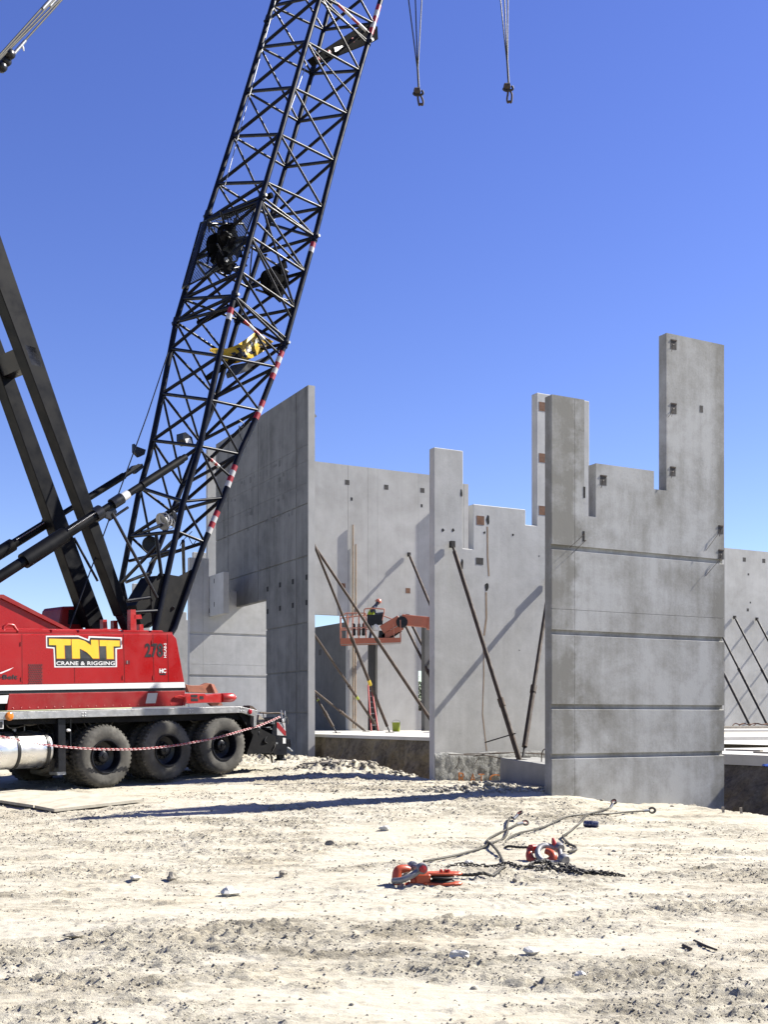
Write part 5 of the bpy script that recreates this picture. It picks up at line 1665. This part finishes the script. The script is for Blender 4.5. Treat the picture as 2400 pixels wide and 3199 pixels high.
# ---- person in the basket
def skin_mesh(name, pts, edges, radii, mat, parent, root=0, sub=2):
    me = bpy.data.meshes.new(name)
    inv = world_of(parent).inverted()
    me.from_pydata([inv @ Vector(p) for p in pts], edges, [])
    me.materials.append(M[mat])
    o = bpy.data.objects.new(name, me); COL.objects.link(o); o.parent = parent
    md = o.modifiers.new('skin', 'SKIN')
    if not me.skin_vertices:
        bm = bmesh.new(); bm.from_mesh(me); bm.verts.layers.skin.verify(); bm.to_mesh(me); bm.free()
    for i, v in enumerate(me.skin_vertices[0].data):
        r = radii[i]
        v.radius = (r, r) if not hasattr(r, '__len__') else r
        v.use_root = (i == root)
    md.use_smooth_shade = True
    s = o.modifiers.new('smooth', 'SUBSURF'); s.levels = sub; s.render_levels = sub
    return o


def person_in_basket():
    base = z3(812, 975, .12)
    base.z += .05
    per = thing('person', 'person in lime vest and orange hard hat bending over in the lift basket', 'person', tuple(base))
    B = lambda x, y, z: base + Vector((x, y, z))
    # bends forward towards the right-hand rail, hands on it
    J = {'pelvis': B(-.05, 0, .95), 'waist': B(.0, 0, 1.10), 'chest': B(.13, -.01, 1.32), 'neck': B(.22, -.01, 1.47), 'head': B(.30, -.01, 1.57), 'crown': B(.33, -.01, 1.68)}
    pts = [J[k] for k in ('pelvis', 'waist', 'chest', 'neck', 'head', 'crown')]
    rad = [(.15, .12), (.145, .11), (.17, .12), .06, .085, .075]
    edges = [(0, 1), (1, 2), (2, 3), (3, 4), (4, 5)]
    for s in (-1, 1):
        i = len(pts)
        pts += [B(-.05, s * .10, .88), B(.05, s * .13, .48), B(-.03, s * .13, .09), B(.09, s * .14, .04)]
        rad += [.10, .068, .05, .045]
        edges += [(0, i), (i, i + 1), (i + 1, i + 2), (i + 2, i + 3)]
        i = len(pts)
        sh = B(.16, s * .20, 1.39); el = B(.22, s * .27, 1.12); wr = B(.42, s * .20, 1.16); hd = B(.50, s * .18, 1.16)
        pts += [sh, el, wr, hd]
        rad += [.062, .048, .034, .036]
        edges += [(2, i), (i, i + 1), (i + 1, i + 2), (i + 2, i + 3)]
        for f_ in range(5):
            j = len(pts)
            off = (f_ - 2) * .018 if f_ else -.045
            pts += [hd + Vector((.035, s * off, .004)), hd + Vector((.05 + .008 * (2 - abs(f_ - 2)), s * off, -.03))]
            rad += [.010, .009]
            edges += [(i + 3, j), (j, j + 1)]
    skin_mesh('body', pts, edges, rad, 'denim', per)
    skin_mesh('vest', [J['pelvis'] + Vector((0, 0, .03)), J['waist'], J['chest'], B(.19, 0, 1.43)], [(0, 1), (1, 2), (2, 3)], [(.175, .14), (.17, .135), (.195, .145), (.12, .10)], 'vest', per)
    skin_mesh('face', [B(.26, -.01, 1.50), J['head'] + Vector((.02, 0, 0)), B(.345, -.01, 1.63), J['head'] + Vector((.105, 0, -.01))], [(0, 1), (1, 2), (1, 3)], [.05, .088, .07, .016], 'skin', per)
    hc = J['head'] + Vector((.025, 0, .045)); ax_ = Vector((.28, 0, 1)).normalized()
    MB().lathe([(.155, -.005), (.15, .012), (.122, .015), (.118, .06), (.09, .105), (.045, .128), (.0, .132)], hc, ax_, 20).build('hard_hat', 'hat', per, smooth=True)


person_in_basket()

# ================================================================== LIFTING SLINGS HANGING FROM THE CRANE
YS = 33.97
def sling(label, strands, apex, neck, low):
    tip = at(low[0], low[1], YS)
    root = thing('hanging_sling', label, 'wire sling', tuple(tip), 0, 'slings hanging from the crane')
    ap = at(*apex, YS); nk = at(*neck, YS)
    for i, (px, k) in enumerate(strands):
        d = (px - apex[0]) / apex[1]
        top = at(apex[0] + d * (apex[1] + 900), -900, YS); top.y += .12 * (i - 1)
        mid_ = at(px, 0, YS); mid_.y += .06 * (i - 1)
        MB().path([top, mid_, ap + Vector((.012 * (i - 1), 0, 0)), nk + Vector((.012 * (i - 1), 0, 0))], .019, 6).build('rope_strand', 'rope', root, smooth=True)
    # shackle and hook cluster
    w = nk
    MB().lathe([(.05, -.10), (.10, -.07), (.10, .07), (.05, .10)], w + Vector((-.05, 0, -.03)), Vector((1, .2, .2)), 12).build('swivel', 'rusty', root, smooth=True)
    MB().path(smoothpath([w + Vector((-.10, 0, -.05)), w + Vector((-.16, 0, -.12)), w + Vector((-.05, 0, -.17)), w + Vector((.12, 0, -.12)), w + Vector((.10, 0, -.02))], 5), .035, 8).build('shackle_bow', 'dark_pipe', root, smooth=True)
    L = (w - tip).length
    for s in (-1, 1):
        MB().path(smoothpath([w + Vector((.02 * s, 0, -.12)), w + Vector((.06 * s + .03, 0, -.5 * L)), tip + Vector((.07 * s, 0, .10)), tip + Vector((.045 * s, 0, .0)), tip + Vector((.0, 0, .06))], 5), [.03] * 20 + [.022], 8).build('hook', 'rusty', root, smooth=True)
    return root


sling('left of the two wire slings hanging in the sky', [(1276, 0), (1298, 1), (1318, 2)], (1305, 212), (1309, 282), (1315, 330))
sling('right of the two wire slings hanging in the sky', [(1563, 0), (1577, 1), (1588, 2)], (1585, 190), (1590, 268), (1592, 322))
sp0, sp1 = at(1080, -905, YS), at(1810, -905, YS)
spr = thing('spreader_beam', 'steel spreader beam above the picture that carries the slings', 'spreader beam', tuple((sp0 + sp1) / 2))
MB().box((sp0 + sp1) / 2 + Vector((0, 0, .15)), ((sp1 - sp0).length, .3, .4)).build('beam', 'rust_orange', spr)
for p in (sp0.lerp(sp1, .08), sp0.lerp(sp1, .92)):
    MB().tube(p + Vector((0, 0, .3)), TIP + Vector((0, 0, -2.2)), .025, 6).build('bridle_rope', 'rope', spr)
MB().tube(TIP + Vector((0, 0, -2.2)), TIP + Vector((0, 0, .2)), .03, 6).build('hoist_line', 'rope', spr)

# ================================================================== CHAINS
def link_mesh(name, L, W, r, n=14, k=5):
    mb = MB(); pts = []
    for i in range(n):
        t = 2 * math.pi * i / n
        x = math.cos(t); y = math.sin(t)
        pts.append(Vector(((L / 2 - W / 2) * (1 if x > 0 else -1) * (1 if abs(x) > .2 else abs(x) / .2) + W / 2 * x, W / 2 * y, 0)))
    mb.path(pts, r, k, closed=True)
    me = bpy.data.meshes.new(name)
    me.from_pydata(mb.v, [], mb.f); me.shade_smooth()
    return me


def lay_chain(root, pts, L, W, r, mats, name='link', jitter=0.0, pitch=.72):
    me = [link_mesh(name, L, W, r) for _ in mats]
    for m_, mt in zip(me, mats):
        m_.materials.append(M[mt])
    P = smoothpath(pts, 10)
    seg = [(P[i + 1] - P[i]).length for i in range(len(P) - 1)]
    tot = sum(seg); n = int(tot / (L * pitch))
    inv = world_of(root).inverted()
    i = 0; acc = 0
    for k in range(n):
        s = (k + .5) * tot / n
        while i < len(seg) - 1 and acc + seg[i] < s:
            acc += seg[i]; i += 1
        p = P[i].lerp(P[i + 1], (s - acc) / max(seg[i], 1e-6))
        d = (P[i + 1] - P[i]).normalized()
        q = d.to_track_quat('X', 'Z')
        rot = Matrix.Rotation((math.pi / 4 if k % 2 else -math.pi / 4) + random.uniform(-jitter, jitter), 4, 'X')
        o = bpy.data.objects.new(name, me[k % len(me)])
        COL.objects.link(o); o.parent = root
        o.matrix_local = inv @ (Matrix.Translation(p) @ q.to_matrix().to_4x4() @ Matrix.Rotation(random.uniform(-jitter, jitter), 4, 'Z') @ rot)
    return n


cpts = [(-260, 2262), (-120, 2282), (0, 2300.6), (91, 2318), (142, 2326), (182, 2331), (253, 2337), (316, 2340), (415, 2340), (478, 2336), (540, 2329), (601, 2319), (682, 2303), (763, 2280), (808, 2267), (850, 2250), (874, 2239)]
cw = [T(x, y, .22 if x < 700 else .22 - .5 * (x - 700) / 174) for x, y in cpts]
barrier = thing('barrier_chain', 'red and white plastic chain strung along the crane in front of its tyres', 'chain', tuple(cw[0]))
lay_chain(barrier, cw, .075, .040, .0085, ['chain_red', 'chain_pink'], 'chain_link')

# ================================================================== RIGGING LYING ON THE GROUND
def G(px, py, h=0.0):
    p = ground(px, py)
    p.z += h
    return p


def onground(px, py, lift_=.02):
    p = ground(px, py)
    p.z = float(zg(p.x, p.y, True)) + lift_
    return p


def rope(root, pts, r=.017, lifts=None, name='wire_rope'):
    q = []
    for i, (x, y) in enumerate(pts):
        p = onground(x, y, r * 1.7)
        for ddx in (-.15, -.08, 0, .08, .15):
            p.z = max(p.z, float(zg(p.x + ddx, p.y, True)) + r * 1.3)
        if lifts and i in lifts:
            p = G(x, y) ; k = lifts[i]
            # raise towards the eye a little so that it still covers the same pixel
            p = p + (Vector((0, 0, H0)) - p).normalized() * (k / max(.05, (H0 - p.z) / (Vector((0, 0, H0)) - p).length))
        q.append(p)
    P = smoothpath(q, 8)
    core = MB().path(P, r * .86, 8).build(name, 'rope', root, smooth=True)
    # outer strands
    mb = MB(); tot = 0
    for s in range(3):
        pts_ = []; tot = 0
        for i in range(len(P) - 1):
            d = P[i + 1] - P[i]; L_ = d.length; n = max(1, int(L_ / .03)); d.normalize()
            u = d.orthogonal().normalized(); w = d.cross(u)
            up_ = Vector((0, 0, 1)); u = (up_ - d * up_.dot(d)).normalized(); w = d.cross(u)
            for k in range(n):
                a = (tot + L_ * k / n) * 42 + s * 2.094
                pts_.append(P[i] + d * (L_ * k / n) + (u * math.cos(a) + w * math.sin(a)) * r * .62)
            tot += L_
        mb.path(pts_, r * .48, 4)
    mb.build('rope_strands', 'rope', core, smooth=True)
    return q


def eye_end(root, c, dirv, r=.075, n2=(1, 0, 0), tint='refl_red'):
    """thimble eye with a pressed ferrule; dirv points out of the rope"""
    d = Vector(dirv).normalized(); n2 = Vector(n2)
    n2 = (n2 - d * n2.dot(d)).normalized()
    f = MB().tube(c - d * .02, c + d * .10, .027, 10).build('ferrule', 'steel', root, smooth=True)
    ring = [c + d * (.10 + r * 1.25 * (1 - math.cos(t))) + n2 * r * math.sin(t) for t in [2 * math.pi * i / 18 for i in range(18)]]
    MB().path(ring, .017, 7, closed=True).build('eye_loop', 'rope', root, smooth=True)
    ring2 = [c + d * (.11 + r * .98 * (1 - math.cos(t))) + n2 * r * .74 * math.sin(t) for t in [2 * math.pi * i / 18 for i in range(18)]]
    MB().path(ring2, .012, 6, closed=True).build('thimble', tint, root, smooth=True)


# left block: snatch block with hook and shackle
c1_ = onground(1350, 2755, 0)
blk1 = thing('snatch_block', 'orange snatch block with hook and grey shackle, left one on the dirt', 'snatch block', tuple(c1_), 0, 'rigging on the ground')
s4 = lambda x, y, h=0.0: G(1200 + x / 4.611, 2480 + y / 4.611, 0)
YB1 = ground(1330, 2768).y
def b1(x, y, dy=0.0):                      # pixel of the enlargement -> point near the block's own distance
    return at(1200 + x / 4.611, 2480 + y / 4.611, YB1 + dy)
for yy, nm, dyo in ((1150, 'side_plate', .05), (1292, 'side_plate', -.02)):
    P_ = [b1(600, yy - 10, dyo), b1(720, yy - 26, dyo), b1(960, yy - 16, dyo), b1(1060, yy + 10, dyo), b1(1080, yy + 32, dyo), b1(1010, yy + 42, dyo), b1(800, yy + 20, dyo), b1(620, yy + 22, dyo)]
    base_ = [p.copy() for p in P_]
    cen = sum(base_, Vector()) / len(base_)
    # a thick rounded plate lying flat
    ring = [cen + Vector((.235 * math.cos(t) * (1.0 if math.cos(t) < 0 else .85), .10 * math.sin(t), 0)) for t in [2 * math.pi * i / 20 for i in range(20)]]
    MB().prism(ring, (0, 0, .028)).build(nm, 'orange', blk1, bevel=.008)
shc = (b1(840, 1222))
MB().lathe([(.05, -.028), (.125, -.03), (.13, -.02), (.10, .0), (.13, .02), (.125, .03), (.05, .028)], shc + Vector((0, .02, 0)), Vector((0, 0, 1)), 28).build('sheave', 'chain_steel', blk1, smooth=True)
for dx in (-.02, .05, .1):
    MB().lathe([(.018, .0), (.018, .03), (.01, .035)], b1(840 + dx * 900, 1128, .02), Vector((0, 0, 1)), 6).build('bolt', 'redtrim', blk1)
MB().box(b1(560, 1215), (.16, .12, .11)).build('yoke', 'orange', blk1, bevel=.015)
MB().box(b1(440, 1250), (.09, .09, .07)).build('yoke', 'orange', blk1, bevel=.015)
hk = [b1(370, 1085, .03), b1(300, 1075, .01), b1(215, 1095, -.01), b1(185, 1170, -.03), b1(180, 1260, -.05), b1(225, 1330, -.05), b1(310, 1325, -.03), b1(370, 1290, 0)]
P_ = smoothpath(hk, 5)
MB().path(P_, [.030 + .022 * math.sin(math.pi * min(1, i / (len(P_) * .7))) for i in range(len(P_))], 12).build('hook', 'orange', blk1, smooth=True)
MB().path(smoothpath([b1(290, 1065, .05), b1(310, 1040, .05), b1(345, 1060, .05)], 4), .022, 8).build('hook_latch', 'redtrim', blk1, smooth=True)
sb = smoothpath([b1(420, 1040, .14), b1(330, 1100, .13), b1(240, 1170, .06), b1(170, 1235, -.02), b1(150, 1250, -.10), b1(260, 1235, -.16), b1(400, 1170, -.15), b1(520, 1095, -.10)], 5)
MB().path(sb, .033, 12).build('shackle_bow', 'shackle', blk1, smooth=True)
MB().tube(b1(400, 1030, .16), b1(570, 1075, -.14), .028, 12).build('shackle_pin', 'shackle', blk1, smooth=True)
for p, r_ in ((b1(415, 1035, .13), .055), (b1(545, 1070, -.10), .062)):
    MB().lathe([(.0, -.04), (r_ * .8, -.04), (r_, -.02), (r_, .02), (r_ * .8, .04), (.0, .04)], p, Vector((.3, -1, .1)), 16).build('shackle_ear', 'shackle', blk1, smooth=True)
MB().lathe([(.0, 0), (.042, .0), (.042, .02), (.0, .025)], b1(560, 1078, -.16), Vector((.3, -1, .1)), 6).build('shackle_nut', 'redtrim', blk1)

z5 = lambda x, y: (1540 + x / 2.964, 2480 + y / 2.964)
sl1 = thing('wire_rope_sling', 'wire rope sling running from the left orange block, its eye standing up', 'wire rope', tuple(onground(1500, 2655)), 0, 'rigging on the ground')
q = rope(sl1, [(1325, 2700), (1370, 2692), (1417, 2682), (1455, 2672), (1495, 2660), (1540, 2642), z5(100, 430), z5(137, 370), z5(130, 310), z5(160, 250), z5(200, 222)], .0185, {10: .03})
eye_end(sl1, q[-1], (.6, .5, .45), .042, (1, -.6, .3))
q = rope(sl1, [(1430, 2748), (1475, 2751), (1510, 2752), z5(0, 800), z5(90, 740), z5(110, 670), z5(60, 595), (1534, 2651), (1523, 2640), (1527, 2628), z5(0, 410), z5(110, 352), z5(230, 292)], .0185, {5: .015})
eye_end(sl1, q[-1], (.9, .4, .12), .04, (0, .6, .8))

c2_ = onground(1700, 2690, 0)
blk2 = thing('snatch_block', 'orange hook with large grey bow shackle, right one on the dirt', 'snatch block', tuple(c2_), 0, 'rigging on the ground')
YB2 = ground(1700, 2694).y
def b2(x, y, dy=0.0):
    px, py = z5(x, y)
    return at(px, py, YB2 + dy)
P_ = smoothpath([b2(390, 500, .12), b2(345, 530, .08), b2(345, 590, .0), b2(390, 630, -.04), b2(470, 640, -.06), b2(540, 615, -.06), b2(560, 575, -.04), b2(530, 540, .0), b2(490, 525, .03)], 6)
MB().path(P_, [.035 + .020 * math.sin(math.pi * i / len(P_)) for i in range(len(P_))], 12).build('hook', 'orange', blk2, smooth=True)
for x, y, sz in ((375, 500, .10), (355, 520, .09), (400, 490, .06)):
    MB().box(b2(x, y, .1), (sz, sz, sz * .8), Matrix.Rotation(.5, 3, 'Z')).build('block_head', 'redtrim', blk2, bevel=.012)
P_ = smoothpath([b2(640, 625, -.12), b2(560, 640, -.14), b2(480, 625, -.12), b2(425, 580, -.08), b2(415, 530, -.02), b2(440, 490, .04), b2(490, 475, .08), b2(545, 490, .10), b2(600, 500, .10)], 6)
MB().path(P_, .036, 14).build('shackle_bow', 'shackle', blk2, smooth=True)
MB().tube(b2(610, 480, .14), b2(645, 640, -.16), .030, 12).build('shackle_pin', 'shackle', blk2, smooth=True)
for p, r_ in ((b2(612, 495, .10), .066), (b2(655, 605, -.12), .072)):
    MB().lathe([(.0, -.05), (r_ * .8, -.05), (r_, -.02), (r_, .02), (r_ * .8, .05), (.0, .05)], p, Vector((.45, -.9, -.2)), 18).build('shackle_ear', 'shackle', blk2, smooth=True)
MB().path([b2(575, 480, .1), b2(562, 440, .1), b2(555, 405, .1)], [.03, .028, .012], 7).build('hook_latch', 'redtrim', blk2, smooth=True)
sl2 = thing('wire_rope_sling', 'long wire rope sling running from the right orange hook to the panel foot', 'wire rope', tuple(onground(1900, 2550)), 0, 'rigging on the ground')
q = rope(sl2, [z5(340, 530), z5(240, 528), z5(150, 520), z5(112, 490), z5(150, 430), z5(260, 390), z5(450, 330), z5(560, 290), z5(700, 250), z5(870, 220), z5(1060, 205), z5(1230, 192), z5(1400, 180)], .0185, {3: .01})
eye_end(sl2, q[-1], (.95, .2, .05), .05, (0, .3, 1), 'rusty')
q = rope(sl2, [z5(700, 575), z5(745, 562), z5(772, 545), z5(760, 515), z5(700, 455), z5(650, 415), z5(690, 385), z5(800, 300), z5(880, 240), z5(1000, 180), z5(1090, 125)], .0185, {4: .04, 10: .02})
eye_end(sl2, q[-1], (.4, .4, .5), .042, (1, -.2, 0))

ch = thing('steel_chain', 'heap of dark steel chain stretched over the dirt in front of the right hook', 'chain', tuple(onground(1700, 2725)), 0, 'rigging on the ground')
lay_chain(ch, [onground(x, y, .018) for x, y in ((1395, 2713), (1440, 2708), (1490, 2712), (1540, 2714), (1580, 2709), (1620, 2717), (1658, 2722), (1700, 2722), (1760, 2730), (1810, 2734), (1877, 2740), (1951, 2742))], .062, .042, .0085, ['chain_steel'], 'chain_link', .5)
lay_chain(ch, [onground(x, y, h) for x, y, h in ((1655, 2722, .03), (1672, 2708, .04), (1690, 2716, .06), (1705, 2704, .06), (1722, 2718, .05), (1745, 2710, .04), (1770, 2726, .03), (1800, 2726, .03), (1840, 2738, .02), (1880, 2735, .02), (1930, 2740, .02))], .062, .042, .0085, ['chain_steel'], 'chain_link', .9)
lay_chain(ch, [onground(x, y, h) for x, y, h in ((1665, 2715, .02), (1690, 2728, .02), (1715, 2714, .04), (1740, 2727, .03), (1775, 2720, .03), (1810, 2740, .02), (1860, 2731, .02))], .062, .042, .0085, ['chain_steel'], 'chain_link', .9)

cp = onground(1847, 2588, .055)
can = thing('drinks_can', 'crumpled dark blue and silver can lying beside the crossing ropes', 'can', tuple(cp))
ax_ = Vector((.92, -.35, -.02)).normalized()
MB().lathe([(.0, -.115), (.042, -.115), (.054, -.095), (.054, .095), (.044, .115), (.0, .114)], cp, ax_, 18).build('can_body', paint('can_blue', (.06, .07, .16), .35, .4, .3, 30, (.6, .6, .62), .8), can, smooth=True)
MB().lathe([(.0, .1155), (.043, .116), (.043, .122), (.0, .120)], cp, ax_, 18).build('can_lid', 'steel', can, smooth=True)

# ================================================================== BOARDS AND STONES ON THE GROUND
def board(label, corners, th, mat, name='ground_board', rot_edges=True):
    P_ = [ground(x, y) for x, y in corners]
    for p in P_:
        p.z = float(zg(p.x, p.y)) + (.03 if name != 'plank' else .10)
    o = MB().prism(P_, (0, 0, th)).build(name, mat, origin=tuple(P_[0]))
    return tag(o, label, 'board')


board('large pale plywood sheet on the dirt below the crane tyres', [(108, 2529), (170, 2541), (450, 2509), (300, 2490)], .05, 'ply', 'plywood_sheet')
board('pale plywood sheet at the left frame edge below the fuel tank', [(-160, 2488), (104, 2528), (296, 2490), (60, 2478)], .05, 'ply', 'plywood_sheet')
board('long pale plank lying in front of the trench', [(945, 2401), (1060, 2398), (1290, 2391), (1288, 2384), (1050, 2391)], .04, 'wood', 'plank')


def stone(label, px, py, r, mat='stone', flat=.8):
    p = onground(px, py, 0)
    bm = bmesh.new()
    bmesh.ops.create_icosphere(bm, subdivisions=2, radius=r)
    rs = random.Random(px)
    ph = [rs.uniform(0, 6) for _ in range(6)]
    for v in bm.verts:
        d = v.co.normalized()
        k = 1 + .22 * math.sin(d.x * 3 + ph[0]) + .18 * math.sin(d.y * 4 + ph[1]) + .15 * math.sin(d.z * 5 + ph[2]) + rs.uniform(-.08, .08)
        v.co = Vector((d.x * k * r * 1.1, d.y * k * r, d.z * k * r * flat))
    me = bpy.data.meshes.new('stone'); bm.to_mesh(me); bm.free()
    me.materials.append(M[mat])
    o = bpy.data.objects.new('stone', me); COL.objects.link(o)
    o.location = p + Vector((0, 0, r * .45))
    return tag(o, label, 'stone', 'stones on the dirt', 'thing')


stone('largest white stone on the dirt, left of the middle', 722, 2792, .075)
stone('white stone near the bottom centre of the picture', 1436, 2998, .055, flat=.6)
stone('small white stone right of the bottom centre', 1665, 2986, .05, flat=.6)
stone('white stone beside the left end of the steel chain', 1466, 2700, .04)
stone('white stone on the dirt left of the orange block', 1200, 2594, .07)
stone('dark clod left of the largest white stone', 538, 2752, .06, 'clod_grey')
stone('dark clod right of the largest white stone', 885, 2740, .05, 'clod_grey')
stone('flat grey stone near the left bottom of the picture', 228, 2936, .06, 'clod_grey', .4)
stone('low pale stone above and left of the largest white stone', 425, 2752, .06, 'stone', .4)
stone('grey stone on the dirt above the left orange block', 1030, 2640, .055, 'clod_grey')
stone('small pale stone low at the right side', 1810, 3052, .04)
for i, (pts, lab) in enumerate((([(2170, 2955), (2205, 2972), (2240, 2985)], 'thin dark stick on the dirt at lower right'), ([(2135, 2968), (2160, 2978)], 'short broken stick beside the thin dark stick'))):
    q = [onground(x, y, .012) for x, y in pts]
    o = MB().path(q, [.014, .012, .008][:len(q)], 6).build('stick', 'bark', origin=tuple(q[0])); tag(o, lab, 'stick')

# stakes and board at the edge of the right-hand trench
for (x, y0, y1), lab in (((2262, 2520, 2540), 'short wooden stake at the trench edge, left one'), ((2318, 2522, 2542), 'short wooden stake at the trench edge, right one')):
    p = onground(x, y1, 0); q = at(x - 3, y0, p.y)
    o = MB().prism([p + Vector((-.02, -.02, -.1)), p + Vector((.02, -.02, -.1)), p + Vector((.02, .02, -.1)), p + Vector((-.02, .02, -.1))], q - p + Vector((0, 0, .1))).build('wooden_stake', 'wood', origin=tuple(p)); tag(o, lab, 'stake', 'stakes at the trench edge')

# ================================================================== TREES BEYOND THE SITE
def tree(px, Y, h, w, seed, label):
    rs = random.Random(seed)
    X = (px - CX) / F * Y
    zb_ = .4
    root = thing('broadleaf_tree', label, 'tree', (X, Y, zb_), 0, 'trees beyond the site')
    mb = MB().path([Vector((X, Y, zb_ - .3)), Vector((X + .1, Y, zb_ + h * .25)), Vector((X, Y, zb_ + h * .6))], [.28, .2, .08], 8)
    tips = []
    for k in range(9):
        a = rs.uniform(0, 6.28); z0 = h * rs.uniform(.22, .5)
        e = Vector((X + math.cos(a) * w * .35, Y + math.sin(a) * w * .35, zb_ + z0 + h * rs.uniform(.15, .35)))
        mb.path([Vector((X, Y, zb_ + z0)), (Vector((X, Y, zb_ + z0)) + e) / 2 + Vector((0, 0, .2)), e], [.09, .06, .02], 6); tips.append(e)
    mb.build('trunk', 'bark', root, smooth=True)
    lf = MB()
    cl = [(rs.uniform(-.42, .42) * w, rs.uniform(-.42, .42) * w, h * rs.uniform(.22, .86), rs.uniform(.5, 1.0) * w * .2) for _ in range(26)]
    for (cx, cy, cz, cr) in cl:
        for _ in range(90):
            d = Vector((rs.gauss(0, 1), rs.gauss(0, 1), rs.gauss(0, .8))).normalized() * cr * rs.uniform(.45, 1.1)
            c = Vector((X + cx, Y + cy, zb_ + cz)) + d
            u = Vector((rs.gauss(0, 1), rs.gauss(0, 1), rs.gauss(0, 1))).normalized(); v = u.orthogonal().normalized()
            s = rs.uniform(.10, .22)
            lf.add([c - u * s, c + v * s * .6, c + u * s, c - v * s * .6], [(0, 1, 2, 3)])
    lf.build('crown', 'leaf', root)


tree(1316, 112, 5.4, 5.0, 3, 'dark green tree seen through the small window of the far wall')
tree(1338, 118, 6.2, 5.5, 4, 'second tree partly hidden behind the slim concrete pier')
tree(1001, 116, 4.2, 4.0, 5, 'small tree glimpsed through the window of the shaded inner wall')
